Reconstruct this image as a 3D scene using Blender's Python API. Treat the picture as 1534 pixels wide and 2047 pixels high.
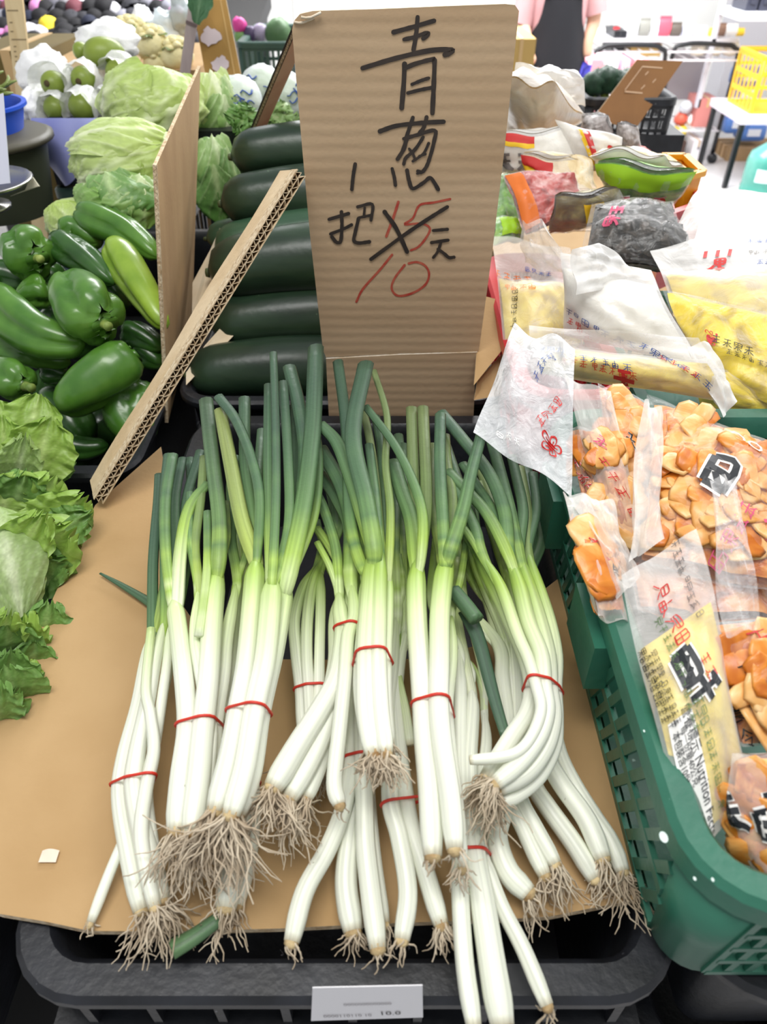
import bpy, bmesh, math, random
from mathutils import Vector, Matrix, noise
rnd = random.Random(7)
scene = bpy.context.scene
col = scene.collection
for o in list(bpy.data.objects): bpy.data.objects.remove(o)

# ---------------------------------------------------------------- camera
W, HH, F = 1534.0, 2047.0, 1461.0
PITCH = math.radians(40.0)
CH = 1.40                                  # camera height; the hall floor lies at -0.2
cam_d = bpy.data.cameras.new('camera'); cam = bpy.data.objects.new('camera', cam_d); col.objects.link(cam)
cam.location = (0, 0, CH); cam.rotation_euler = (math.radians(90) - PITCH, 0, 0)
cam_d.sensor_fit = 'HORIZONTAL'; cam_d.sensor_width = 36.0; cam_d.lens = 36.0 * F / W
cam_d.clip_start = 0.02; cam_d.clip_end = 60
cam_d.dof.use_dof = True; cam_d.dof.focus_distance = 0.68; cam_d.dof.aperture_fstop = 11.0
scene.camera = cam

# ---------------------------------------------------------------- light
wd = bpy.data.worlds.new('daylight'); scene.world = wd; wd.use_nodes = True
bg = wd.node_tree.nodes['Background']; bg.inputs[0].default_value = (0.93, 0.96, 1.0, 1); bg.inputs[1].default_value = 0.46
def area(name, loc, target, sx, sy, power, color=(1, 1, 1)):
    l = bpy.data.lights.new(name, 'AREA'); l.shape = 'RECTANGLE'; l.size = sx; l.size_y = sy; l.energy = power; l.color = color
    o = bpy.data.objects.new(name, l); col.objects.link(o); o.location = loc
    o.rotation_euler = (Vector(target) - Vector(loc)).to_track_quat('-Z', 'Y').to_euler()
    return o
area('unseen_overhead_light', (-0.15, 0.10, 2.75), (-0.05, 0.45, 0.9), 1.3, 0.5, 26, (1, 0.985, 0.95))
area('unseen_overhead_light', (0.9, 1.9, 2.8), (0.7, 1.6, 0.9), 1.5, 1.2, 20, (1, 0.99, 0.97))
area('unseen_overhead_light', (0.8, 4.6, 2.9), (0.8, 4.8, 0.5), 3.5, 2.0, 330, (1, 1, 1))  # added light to brighten the far background, no fixture seen there
vs = scene.view_settings
vs.view_transform = 'Standard'; vs.look = 'None'; vs.gamma = 1.0; vs.use_curve_mapping = False; vs.exposure = 0.2

# ---------------------------------------------------------------- pixels to rays
sp, cp = math.sin(PITCH), math.cos(PITCH)
def ray(x, y):
    a = (x - W/2)/F; b = (y - HH/2)/F
    return Vector((a, cp - b*sp, -sp - b*cp))
def Pz(x, y, z):
    d = ray(x, y); t = (z - CH)/d.z
    return Vector((d.x*t, d.y*t, z))
def Py(x, y, Y):
    d = ray(x, y); t = Y/d.y
    return Vector((d.x*t, Y, CH + d.z*t))
def pxm(p):                                # metres per photo pixel at a point
    return (p.y*cp + (CH - p.z)*sp)/F
ZC = 0.89                                  # top of the cardboard lining
def PB(x, y, h): return Pz(x, y, ZC + h)

# ---------------------------------------------------------------- helpers
def srgb(h):
    h = h.lstrip('#'); v = [int(h[i:i+2], 16)/255 for i in (0, 2, 4)]
    return tuple((c/12.92 if c <= 0.04045 else ((c+0.055)/1.055)**2.4) for c in v)
MATS = {}
def M(name, c='#888888', rough=0.5, c2=None, scale=12.0, stretch=(1, 1, 1), bump=0.0, bscale=60.0, bstretch=(1, 1, 1), spec=0.5,
      attr=False, coat=0.0, alpha=1.0, trans=0.0, sss=0.0, metal=0.0, emit=0.0, pos=(0.35, 0.7), streak=None, spots=None, ridges=0.0, rscale=100.0, raxis='Z', transl=0.0):
    if name in MATS: return MATS[name]
    m = bpy.data.materials.new(name); m.use_nodes = True; MATS[name] = m
    nt = m.node_tree; N = nt.nodes; L = nt.links; b = N['Principled BSDF']
    def s(k, v):
        if k in b.inputs: b.inputs[k].default_value = v
    cc = srgb(c) + (1,)
    s('Base Color', cc); s('Roughness', rough); s('Specular IOR Level', spec); s('Coat Weight', coat); s('Coat Roughness', 0.12)
    s('Alpha', alpha); s('Transmission Weight', trans); s('Metallic', metal)
    if sss: s('Subsurface Weight', sss); s('Subsurface Radius', (0.012, 0.014, 0.008)); s('Subsurface Scale', 0.5)
    if emit: s('Emission Color', cc); s('Emission Strength', emit)
    tc = N.new('ShaderNodeTexCoord'); cur = None
    def mapped(sc, st, src=None):
        mp = N.new('ShaderNodeMapping'); mp.inputs['Scale'].default_value = (sc*st[0], sc*st[1], sc*st[2])
        L.new(src or tc.outputs['Object'], mp.inputs['Vector']); return mp.outputs[0]
    if attr:
        at = N.new('ShaderNodeAttribute'); at.attribute_name = 'Col'; cur = at.outputs['Color']
    if c2 is not None:
        nz = N.new('ShaderNodeTexNoise'); nz.inputs['Scale'].default_value = 1; nz.inputs['Detail'].default_value = 5
        L.new(mapped(scale, stretch), nz.inputs['Vector'])
        rp = N.new('ShaderNodeValToRGB'); rp.color_ramp.elements[0].position = pos[0]; rp.color_ramp.elements[1].position = pos[1]
        rp.color_ramp.elements[0].color = cc; rp.color_ramp.elements[1].color = srgb(c2) + (1,)
        L.new(nz.outputs['Fac'], rp.inputs[0]); cur = rp.outputs[0]
    if streak is not None:                  # (strength, across, along) lines that follow the piece's own length
        at2 = N.new('ShaderNodeAttribute'); at2.attribute_name = 'Pos'
        nz = N.new('ShaderNodeTexNoise'); nz.inputs['Scale'].default_value = 1; nz.inputs['Detail'].default_value = 4
        L.new(mapped(1, (streak[1], streak[2], 7), at2.outputs['Vector']), nz.inputs['Vector'])
        mr = N.new('ShaderNodeMapRange'); mr.inputs[1].default_value = 0.3; mr.inputs[2].default_value = 0.7
        mr.inputs[3].default_value = 1 - streak[0]; mr.inputs[4].default_value = 1 + streak[0]*0.7
        L.new(nz.outputs['Fac'], mr.inputs[0])
        mx = N.new('ShaderNodeVectorMath'); mx.operation = 'SCALE'
        L.new(cur, mx.inputs[0]); L.new(mr.outputs[0], mx.inputs['Scale']); cur = mx.outputs[0]
    if spots is not None:                   # (colour, scale, threshold)
        nz = N.new('ShaderNodeTexNoise'); nz.inputs['Scale'].default_value = spots[1]; nz.inputs['Detail'].default_value = 3
        L.new(tc.outputs['Object'], nz.inputs['Vector'])
        mr = N.new('ShaderNodeMapRange'); mr.inputs[1].default_value = spots[2]; mr.inputs[2].default_value = spots[2] + 0.04
        L.new(nz.outputs['Fac'], mr.inputs[0])
        mx = N.new('ShaderNodeMix'); mx.data_type = 'RGBA'
        L.new(mr.outputs[0], mx.inputs['Factor']); mx.inputs[7].default_value = srgb(spots[0]) + (1,)
        if cur is None: mx.inputs[6].default_value = cc
        else: L.new(cur, mx.inputs[6])
        cur = mx.outputs[2]
    if cur is not None: L.new(cur, b.inputs['Base Color'])
    nrm = None
    if bump:
        nz = N.new('ShaderNodeTexNoise'); nz.inputs['Scale'].default_value = 1; nz.inputs['Detail'].default_value = 4
        L.new(mapped(bscale, bstretch), nz.inputs['Vector'])
        bp = N.new('ShaderNodeBump'); bp.inputs['Strength'].default_value = bump; bp.inputs['Distance'].default_value = 0.004
        L.new(nz.outputs['Fac'], bp.inputs['Height']); nrm = bp.outputs[0]
    if ridges:
        wv = N.new('ShaderNodeTexWave'); wv.bands_direction = raxis; wv.inputs['Scale'].default_value = rscale; wv.inputs['Distortion'].default_value = 0.6
        L.new(tc.outputs['Object'], wv.inputs['Vector'])
        bp = N.new('ShaderNodeBump'); bp.inputs['Strength'].default_value = ridges; bp.inputs['Distance'].default_value = 0.002
        L.new(wv.outputs['Fac'], bp.inputs['Height'])
        if nrm: L.new(nrm, bp.inputs['Normal'])
        nrm = bp.outputs[0]
    if nrm: L.new(nrm, b.inputs['Normal'])
    if transl:                               # thin leaf: some light passes through
        out = N['Material Output']; tr = N.new('ShaderNodeBsdfTranslucent'); ms = N.new('ShaderNodeMixShader'); ms.inputs[0].default_value = transl
        if cur is not None: L.new(cur, tr.inputs[0])
        else: tr.inputs[0].default_value = cc
        L.new(b.outputs[0], ms.inputs[1]); L.new(tr.outputs[0], ms.inputs[2]); L.new(ms.outputs[0], out.inputs['Surface'])
    return m

def film(name, milk=0.2, tint='#eef2f4', rough=0.18, bump=0.5, bscale=45, edge=0.45):   # clear or milky plastic film
    if name in MATS: return MATS[name]
    m = bpy.data.materials.new(name); m.use_nodes = True; MATS[name] = m
    nt = m.node_tree; N = nt.nodes; L = nt.links; b = N['Principled BSDF']; out = N['Material Output']
    b.inputs['Base Color'].default_value = srgb(tint) + (1,); b.inputs['Roughness'].default_value = rough; b.inputs['Specular IOR Level'].default_value = 0.7
    tc = N.new('ShaderNodeTexCoord'); nz = N.new('ShaderNodeTexNoise'); nz.inputs['Scale'].default_value = bscale; nz.inputs['Detail'].default_value = 5; nz.inputs['Distortion'].default_value = 1.2
    L.new(tc.outputs['Object'], nz.inputs['Vector'])
    bp = N.new('ShaderNodeBump'); bp.inputs['Strength'].default_value = bump; bp.inputs['Distance'].default_value = 0.006
    L.new(nz.outputs['Fac'], bp.inputs['Height']); L.new(bp.outputs[0], b.inputs['Normal'])
    lw = N.new('ShaderNodeLayerWeight'); lw.inputs['Blend'].default_value = 0.35; L.new(bp.outputs[0], lw.inputs['Normal'])
    mr = N.new('ShaderNodeMapRange'); mr.inputs[3].default_value = milk; mr.inputs[4].default_value = min(1, milk + edge)
    L.new(lw.outputs['Facing'], mr.inputs[0])
    t = N.new('ShaderNodeBsdfTransparent'); ms = N.new('ShaderNodeMixShader')
    L.new(mr.outputs[0], ms.inputs[0]); L.new(t.outputs[0], ms.inputs[1]); L.new(b.outputs[0], ms.inputs[2]); L.new(ms.outputs[0], out.inputs['Surface'])
    return m

ORG = {}
def thing(name, label, cat, loc=(0, 0, 0), group=None):
    o = bpy.data.objects.new(name, None); col.objects.link(o); o.empty_display_size = 0.02
    o.location = loc; o['label'] = label; o['category'] = cat
    if group: o['group'] = group
    ORG[o.name] = Vector(loc); return o
def tag(o, label, cat, group=None):
    o['label'] = label; o['category'] = cat
    if group: o['group'] = group
    return o
def stuff(o): o['kind'] = 'stuff'; return o

class G:                                    # collects vertices, faces and per-vertex colour and position
    def __init__(s): s.v = []; s.f = []; s.c = []; s.p = []; s.m = []
    def add(s, vs, fs, cs=None, ps=None, mi=0):
        n = len(s.v); s.v += [Vector(v) for v in vs]
        for f in fs: s.f.append([i + n for i in f]); s.m.append(mi)
        s.c += list(cs) if cs else [(1, 1, 1)]*len(vs)
        s.p += list(ps) if ps else [(0, 0, 0)]*len(vs)
        return s
    def tube(s, pts, rad, n=8, cols=None, cap=True, flat=1.0, seed=0.0, up=None, mi=0, lobes=None):
        pts = [Vector(p) for p in pts]; m = len(pts); vs = []; cs = []; ps = []; d = 0.0; prev = None
        for i, p in enumerate(pts):
            t = (pts[min(i+1, m-1)] - pts[max(i-1, 0)]); t = t.normalized() if t.length > 1e-9 else Vector((0, 0, 1))
            if prev is None:
                u = Vector(up) if up else (Vector((0, 0, 1)) if abs(t.z) < 0.9 else Vector((0, 1, 0)))
            else: u = prev
            u = (u - t*u.dot(t)); u = u.normalized() if u.length > 1e-6 else t.orthogonal().normalized()
            w = t.cross(u); prev = u
            if i: d += (p - pts[i-1]).length
            r = rad[i] if hasattr(rad, '__len__') else rad
            for k in range(n):
                a = 2*math.pi*k/n; rr = r*(lobes(a, i/(m-1)) if lobes else 1)
                vs.append(p + w*(math.cos(a)*rr) + u*(math.sin(a)*rr*flat))
                cs.append(cols[i] if cols else (1, 1, 1)); ps.append((k/n if k <= n/2 else 1 - k/n, d, seed))
        fs = [[i*n+k, i*n+(k+1) % n, (i+1)*n+(k+1) % n, (i+1)*n+k] for i in range(m-1) for k in range(n)]
        if cap: fs.append(list(range(n))[::-1]); fs.append([(m-1)*n+k for k in range(n)])
        return s.add(vs, fs, cs, ps, mi)
    def box(s, a, b, mi=0, M4=None):
        x0, y0, z0 = a; x1, y1, z1 = b
        vs = [Vector(p) for p in ((x0,y0,z0),(x1,y0,z0),(x1,y1,z0),(x0,y1,z0),(x0,y0,z1),(x1,y0,z1),(x1,y1,z1),(x0,y1,z1))]
        if M4: vs = [M4 @ v for v in vs]
        return s.add(vs, [[3,2,1,0],[4,5,6,7],[0,1,5,4],[1,2,6,5],[2,3,7,6],[3,0,4,7]], mi=mi)
    def bar(s, p, q, w, h, up=(0, 0, 1), mi=0):
        p = Vector(p); q = Vector(q); t = (q-p).normalized(); u = Vector(up); u = (u - t*u.dot(t))
        u = u.normalized() if u.length > 1e-6 else t.orthogonal().normalized(); r = t.cross(u)
        vs = [c + r*(sx*w/2) + u*(sy*h/2) for c in (p, q) for sx, sy in ((-1,-1),(1,-1),(1,1),(-1,1))]
        return s.add(vs, [[0,1,2,3],[7,6,5,4],[4,5,1,0],[5,6,2,1],[6,7,3,2],[7,4,0,3]], mi=mi)
    def grid(s, fn, nu, nv, cfn=None, closed_u=False, mi=0, seed=0.0):
        vs = []; cs = []; ps = []
        for j in range(nv+1):
            for i in range(nu + (0 if closed_u else 1)):
                u = i/nu; v = j/nv; vs.append(fn(u, v)); cs.append(cfn(u, v) if cfn else (1, 1, 1)); ps.append((u, v, seed))
        wd_ = nu if closed_u else nu+1
        fs = [[j*wd_+i, j*wd_+(i+1) % wd_, (j+1)*wd_+(i+1) % wd_, (j+1)*wd_+i] for j in range(nv) for i in range(nu)]
        return s.add(vs, fs, cs, ps, mi)
    def loft(s, rings, close_end=True, mi=0, close_start=False):
        n = len(rings[0]); vs = [p for r in rings for p in r]
        fs = [[i*n+k, i*n+(k+1) % n, (i+1)*n+(k+1) % n, (i+1)*n+k] for i in range(len(rings)-1) for k in range(n)]
        if close_end: fs.append([(len(rings)-1)*n+k for k in range(n)])
        if close_start: fs.append(list(range(n))[::-1])
        return s.add(vs, fs, mi=mi)
    def build(s, name, mat, parent=None, smooth=True, org=None, sharp=False):
        if parent is not None: org = ORG[parent.name]
        elif org is None:
            xs = [v.x for v in s.v]; ys = [v.y for v in s.v]; zs = [v.z for v in s.v]
            org = Vector(((min(xs)+max(xs))/2, (min(ys)+max(ys))/2, min(zs)))
        org = Vector(org); me = bpy.data.meshes.new(name)
        me.from_pydata([v - org for v in s.v], [], s.f)
        mats = mat if isinstance(mat, (list, tuple)) else [mat]
        for m_ in mats: me.materials.append(m_)
        if len(mats) > 1: me.polygons.foreach_set('material_index', s.m)
        me.polygons.foreach_set('use_smooth', [smooth]*len(me.polygons))
        a = me.color_attributes.new('Col', 'FLOAT_COLOR', 'POINT'); a.data.foreach_set('color', [x for c in s.c for x in (c[0], c[1], c[2], 1)])
        a = me.attributes.new('Pos', 'FLOAT_VECTOR', 'POINT'); a.data.foreach_set('vector', [x for c in s.p for x in c])
        me.validate(); me.update()
        o = bpy.data.objects.new(name, me); col.objects.link(o)
        if parent is not None: o.parent = parent
        else: o.location = org
        ORG[o.name] = org
        if sharp: me.set_sharp_from_angle(angle=math.radians(35))
        return o

def catmull(pts, per=5):
    pts = [tuple(p) for p in pts]; n = len(pts)
    if n < 2: return pts
    P = [tuple(2*a-b for a, b in zip(pts[0], pts[1]))] + pts + [tuple(2*a-b for a, b in zip(pts[-1], pts[-2]))]
    out = []
    for i in range(1, n):
        for k in range(per):
            t = k/per
            out.append(tuple(0.5*(2*b + (c-a)*t + (2*a-5*b+4*c-d)*t*t + (3*b-a-3*c+d)*t**3) for a, b, c, d in zip(P[i-1], P[i], P[i+1], P[i+2])))
    out.append(pts[-1]); return out
def lerp(a, b, t): return a + (b-a)*t
def lerpc(a, b, t): return tuple(x + (y-x)*t for x, y in zip(a, b))
def ramp(stops, x):
    if x <= stops[0][0]: return stops[0][1]
    for (a, ca), (b, cb) in zip(stops, stops[1:]):
        if x <= b: return lerpc(ca, cb, (x-a)/(b-a))
    return stops[-1][1]
CROPS = {'f': (0, 0, 1.0), '1': (150, 680, 550/1534), '2': (600, 700, 580/1534), '3': (150, 1250, 550/1534), '4': (520, 1250, 440/1287),
         '5': (800, 1200, 540/1474), 'p': (0, 400, 420/1433), 's': (560, 0, 500/1204), 'l': (0, 750, 420/1228), 't': (0, 0, 420/1534),
         'r': (960, 0, 574/1534), 'q': (960, 350, 574/1534), 'w': (980, 180, 440/1534), 'm': (350, 0, 310/1322), 'a': (1050, 850, 484/1534), 'b': (1050, 1300, 484/1534), 'k':(1160, 0, 374/1534), 'y': (1280, 480, 254/1368)}
def px(spec):                               # '3 790 1020;3 870 740' -> photo pixels
    out = []
    for q in spec.split(';'):
        c, x, y = q.split(); ox, oy, k = CROPS[c]; out.append((ox + float(x)*k, oy + float(y)*k))
    return out

def rrect(x0, x1, y0, y1, r, z, n=6):
    out = []
    for cx, cy, a0 in ((x1-r, y1-r, 0), (x0+r, y1-r, 90), (x0+r, y0+r, 180), (x1-r, y0+r, 270)):
        for k in range(n+1):
            a = math.radians(a0 + 90*k/n); out.append(Vector((cx + r*math.cos(a), cy + r*math.sin(a), z)))
    return out
def slab(outline, thick, normal):           # closed polygon in 3-D, extruded backwards; returns G with face 0 and edge 1 materials
    g = G(); n = len(outline); nn = Vector(normal).normalized(); back = [p - nn*thick for p in outline]
    g.add(outline, [list(range(n))], mi=0); g.add(back, [list(range(n))[::-1]], mi=0)
    g.add(list(outline) + back, [[i, i+n, (i+1) % n + n, (i+1) % n] for i in range(n)], mi=1)
    return g
class Plane:
    def __init__(s, a, b, c): s.a = Vector(a); s.n = (Vector(b)-s.a).cross(Vector(c)-s.a).normalized(); s.n = -s.n if s.n.dot(Vector((0, 0, CH)) - s.a) < 0 else s.n
    def hit(s, x, y, off=0.0):
        d = ray(x, y); o = Vector((0, 0, CH)); q = s.a + s.n*off
        return o + d*((q - o).dot(s.n)/d.dot(s.n))
def crate_body(name, label, x0, x1, y0, y1, ztop, h, mat, rim=0.022, r=0.05, taper=0.02, cat='crate', group=None, lip=0.014):
    t = thing(name, label, cat, ((x0+x1)/2, (y0+y1)/2, ztop-h), group)
    def R(ins, z): return rrect(x0+ins, x1-ins, y0+ins, y1-ins, max(0.008, r-ins), z)
    g = G(); g.loft([R(taper+rim*0.6, ztop-h), R(rim*0.6+0.002, ztop-lip), R(0.002, ztop-lip), R(0, ztop-lip+0.003), R(0, ztop-0.004), R(0.004, ztop), R(rim-0.004, ztop), R(rim, ztop-0.004), R(rim+0.002, ztop-lip), R(taper+rim+0.003, ztop-h+0.006)], close_end=True, close_start=True)
    g.build('shell', mat, t, sharp=True)
    return t
# ---------------------------------------------------------------- materials used in several places
m_black = M('black_plastic', '#15161a', 0.42, c2='#24262c', scale=30, bump=0.12, bscale=150, spots=('#8f8f96', 90, 0.74))
m_kraft = M('kraft_cardboard', '#b6966a', 0.85, c2='#a68558', scale=7, bump=0.1, bscale=160, spots=('#5b4428', 38, 0.77))
m_kraft_sign = M('kraft_cardboard_ribbed', '#bda384', 0.85, c2='#b09474', scale=9, stretch=(0.35, 1, 3.0), bump=0.08, bscale=200, ridges=0.12, rscale=26.0, raxis='Z')
m_kraft_edge = M('cardboard_cut_edge', '#d8c6a8', 0.9, c2='#a98d68', scale=200, bump=0.3, bscale=300)
m_green_pl = M('green_plastic', '#2f6d58', 0.38, c2='#27614e', scale=20, bump=0.1, bscale=120, spots=('#9cc0b3', 70, 0.76))

# ---------------------------------------------------------------- floor, wall behind
FZ = -0.2
g = G(); g.add([(-6, -1.5, FZ), (6, -1.5, FZ), (6, 9.5, FZ), (-6, 9.5, FZ)], [[0, 1, 2, 3]])
fl = g.build('floor', M('pale_floor', '#d2d0cf', 0.25, c2='#c2bfbe', scale=3, bump=0.02), smooth=False); fl['kind'] = 'structure'
m_tile = M('floor_tile_face', '#dcdad8', 0.22, c2='#cfcccb', scale=4)
g0 = G(); g0.box((0.004, 0.004, 0), (0.596, 0.596, 0.004)); tile0 = None
for i in range(3):
    for j in range(3):
        loc = Vector((1.2 + i*0.6, 3.4 + j*0.6, FZ))
        if tile0 is None:
            tile0 = g0.build('tile', m_tile, smooth=False, org=(0, 0, 0)); o = tile0
        else:
            o = tile0.copy(); col.objects.link(o)
        o.parent = fl; o.location = loc - ORG[fl.name]

# ---------------------------------------------------------------- black crate under the spring onions, and the one it stands on
RIM = 0.88
cr = crate_body('crate', 'black plastic crate under the cardboard lined with spring onions', -0.245, 0.195, 0.15, 0.82, RIM, 0.16, m_black, rim=0.026, r=0.055)
g = G()
for i in range(9):
    x = -0.20 + i*0.044
    g.box((x, 0.158, RIM-0.15), (x+0.006, 0.172, RIM-0.016))
g.build('ribs', m_black, cr, smooth=False)
for k in range(2):
    g = G(); z = RIM - 0.075 - k*0.05; g.box((-0.225, 0.157, z), (0.175, 0.17, z+0.007)); g.build('ridge', m_black, cr, smooth=False)
cr2 = crate_body('crate', 'black plastic crate at the bottom of the stack, under the onion crate', -0.245, 0.195, 0.14, 0.82, RIM-0.17, 0.30, m_black, rim=0.026, r=0.055)
g = G()
for i in range(7):
    x = -0.20 + i*0.055; g.box((x, 0.146, RIM-0.46), (x+0.008, 0.17, RIM-0.19))
g.build('ribs', m_black, cr2, smooth=False)
tb = thing('display_table', 'dark display table that carries the vegetable crates', 'table', (0.0, 1.2, FZ))
g = G(); g.box((-1.25, 0.16, RIM-0.50), (0.75, 2.35, RIM-0.47)); g.build('table_top', M('dark_board', '#1b1a1a', 0.7), tb, smooth=False)
for x in (-1.2, 0.70):
    for y in (0.22, 2.28):
        g = G(); g.box((x-0.025, y-0.025, FZ), (x+0.025, y+0.025, RIM-0.50)); g.build('leg', M('dark_steel', '#222326', 0.4), tb, smooth=False)

# price ticket hanging on the crate front
tk = thing('price_ticket', 'small white printed price ticket on the front of the black onion crate', 'label', (-0.02, 0.138, RIM-0.09))
pl = Plane(Py(625, 1985, 0.148), Py(845, 1985, 0.148), Py(640, 2040, 0.146))
g = slab([pl.hit(625, 1975), pl.hit(622, 2041), pl.hit(846, 2034), pl.hit(845, 1970)], 0.0006, pl.n); g.build('card', [M('paper_white', '#e9e7ea', 0.6)]*2, tk, smooth=False)

def text_mesh(s, size=1.0, align='CENTER'):
    cu = bpy.data.curves.new('t', 'FONT'); cu.body = s; cu.size = size; cu.align_x = align; cu.align_y = 'CENTER'; cu.resolution_u = 2
    o = bpy.data.objects.new('t', cu); col.objects.link(o)
    dg = bpy.context.evaluated_depsgraph_get(); me = o.evaluated_get(dg).to_mesh()
    vs = [v.co.copy() for v in me.vertices]; fs = [list(p.vertices) for p in me.polygons]
    o.evaluated_get(dg).to_mesh_clear(); bpy.data.objects.remove(o); bpy.data.curves.remove(cu)
    return vs, fs
def text_on(fn, s, size, aspect=1.0, rot=0.0):      # fn maps flat text coordinates to a point in space
    vs, fs = text_mesh(s, size); c, q = math.cos(rot), math.sin(rot)
    g = G(); g.add([fn(v.x*aspect*c - v.y*q, v.x*aspect*q + v.y*c) for v in vs], fs); return g
m_ink = M('ink_black', '#201d1e', 0.5)
m_ink_grey = M('ink_grey', '#8a8588', 0.6)
u_ = (pl.hit(845, 2034) - pl.hit(625, 2040)).normalized(); w_ = pl.n.cross(u_)
def tfun(cx, cy):
    c0 = pl.hit(cx, cy, 0.0005); return lambda a, b: c0 + u_*a + w_*b
text_on(tfun(780, 2026), '10.0', 0.008).build('printing', m_ink, tk, smooth=False)
text_on(tfun(695, 2031), '0000110110 10', 0.006, 0.8).build('printing', m_ink_grey, tk, smooth=False)
text_on(tfun(735, 2008), '0000000000000', 0.005, 0.9).build('printing', m_ink_grey, tk, smooth=False)

# ---------------------------------------------------------------- cardboard lining
out_px = [(-190, 1760), (0, 1827), (90, 1842), (180, 1861), (330, 1862), (560, 1856), (720, 1848), (880, 1842), (1000, 1838), (1100, 1832), (1230, 1806), (1310, 1790),
          (1300, 1600), (1210, 1250), (1125, 1150), (1060, 1200), (960, 1290), (800, 1320), (560, 1318), (420, 1290), (352, 1190), (338, 1000), (322, 893), (190, 1010), (0, 1430)]
g = G(); top = [PB(x, y, 0) for x, y in out_px]
n = len(top); bot = [p - Vector((0, 0, 0.0055)) for p in top]
ct = sum(top, Vector())/n
g.add(top, [list(range(n))], mi=0); g.add(bot, [list(range(n))[::-1]], mi=0)
g.add(top+bot, [[i, i+n, (i+1) % n+n, (i+1) % n] for i in range(n)], mi=1)
ob = g.build('cardboard_sheet', [m_kraft, m_kraft_edge], smooth=False)
tag(ob, 'flat tan cardboard sheet lying under the spring onions', 'cardboard')
# dry scrap of leaf on it
g = G(); c0 = PB(98, 1712, 0.002)
g.grid(lambda u, v: c0 + Vector(((u-.5)*.012, (v-.5)*.008, 0.003*math.sin(3*u)*v)), 5, 3)
tag(g.build('dry_leaf_scrap', M('dry_scrap', '#e6d7c3', 0.7)), 'small dry pale leaf scrap lying on bare cardboard', 'scrap')

# ---------------------------------------------------------------- hand-written card
SP = Plane(Py(655, 818, 0.838), Py(948, 818, 0.838), Py(585, 40, 0.806))
sg = thing('cardboard_sign', 'tall cardboard sign hand-lettered in black and red behind the spring onions', 'sign', SP.hit(800, 818))
edge = [(584, 60), (588, 42), (600, 28), (625, 22), (760, 18), (900, 12), (1010, 8), (1030, 10), (1038, 22), (1034, 60)]
up = edge + [(1010, 290), (985, 500), (958, 700), (950, 703), (800, 706), (652, 714), (646, 700), (620, 470), (602, 270)]
slab([SP.hit(x, y) for x, y in up][::-1], 0.0045, SP.n).build('upper_panel', [m_kraft_sign, M('sign_edge', '#e4ddd0', 0.9, c2='#c7b394', scale=90)], sg, smooth=False)
lo = [(652, 717), (800, 709), (955, 704), (950, 760), (947, 834), (800, 838), (658, 838), (655, 780)]
slab([SP.hit(x, y, 0.0012) for x, y in lo][::-1], 0.0045, SP.n).build('folded_foot', [m_kraft_sign, MATS['sign_edge']], sg, smooth=False)
g = G()
for k in range(2):                                      # torn liner paper curling at the top corner
    pts = [SP.hit(588+14*k+i*10, 44-10*k-i*1.5+4*math.sin(i), 0.001+0.002*k) for i in range(5)]
    g.tube(pts, 0.0012, 5)
g.build('torn_liner', MATS['sign_edge'], sg)
strokes_black = [  # (points in the sign crop, width)
 ('s 548 155;s 640 130;s 742 100', 26), ('s 663 82;s 655 170;s 643 240', 24), ('s 598 190;s 650 178;s 706 158;s 712 168;s 690 186', 22), ('s 398 328;s 560 280;s 720 244;s 828 240;s 815 258;s 795 264', 26),
 ('s 600 308;s 596 400;s 586 520', 25), ('s 600 330;s 650 308;s 735 286;s 744 300;s 740 420;s 734 545', 24), ('s 636 406;s 680 388;s 716 376', 18), ('s 616 448;s 670 434;s 730 422', 20),
 ('s 482 632;s 560 606;s 680 592;s 788 586', 24), ('s 640 566;s 622 620;s 606 668', 20), ('s 706 564;s 694 610;s 672 640', 20),
 ('s 612 660;s 594 720;s 566 766', 22), ('s 596 668;s 660 650;s 745 628;s 742 680;s 724 750;s 706 800;s 684 828;s 664 824', 20), ('s 690 660;s 650 720;s 606 760;s 596 790', 18), ('s 622 716;s 640 740;s 652 770', 14), ('s 716 690;s 690 740;s 640 776', 15), ('s 700 742;s 670 752', 14),
 ('s 540 812;s 550 850;s 556 892', 18), ('s 612 820;s 622 870;s 640 908;s 690 880;s 722 856;s 744 880;s 762 912', 20), ('s 660 836;s 690 828', 12),
 ('s 362 790;s 352 850;s 346 912', 20),
 ('s 236 1056;s 330 1028', 18), ('s 296 1020;s 298 1090;s 292 1160;s 272 1166;s 250 1140', 18), ('s 244 1126;s 310 1100;s 345 1082', 17),
 ('s 374 996;s 444 984;s 438 1060', 17), ('s 380 1048;s 440 1036', 15), ('s 408 1000;s 404 1040', 13), ('s 378 1052;s 362 1120;s 356 1158;s 380 1170;s 430 1164', 19),
 ('s 504 1020;s 560 1100;s 612 1212', 22), ('s 806 996;s 720 1050;s 600 1130;s 438 1248', 20),
 ('s 738 1110;s 806 1104', 17), ('s 730 1168;s 810 1156', 17), ('s 776 1164;s 760 1210;s 738 1240', 15), ('s 762 1200;s 790 1220;s 814 1240;s 838 1238', 17)]
strokes_red = [('s 570 972;s 545 1050;s 512 1138', 15), ('s 820 958;s 740 975;s 672 988;s 640 1050;s 600 1080;s 680 1076;s 722 1100;s 700 1150;s 664 1190;s 630 1205', 12),
 ('s 540 1226;s 480 1300;s 400 1390;s 368 1452', 12), ('s 600 1276;s 552 1340;s 538 1390;s 570 1424;s 640 1410;s 700 1370;s 718 1320;s 700 1280;s 660 1262;s 620 1268', 12)]
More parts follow.
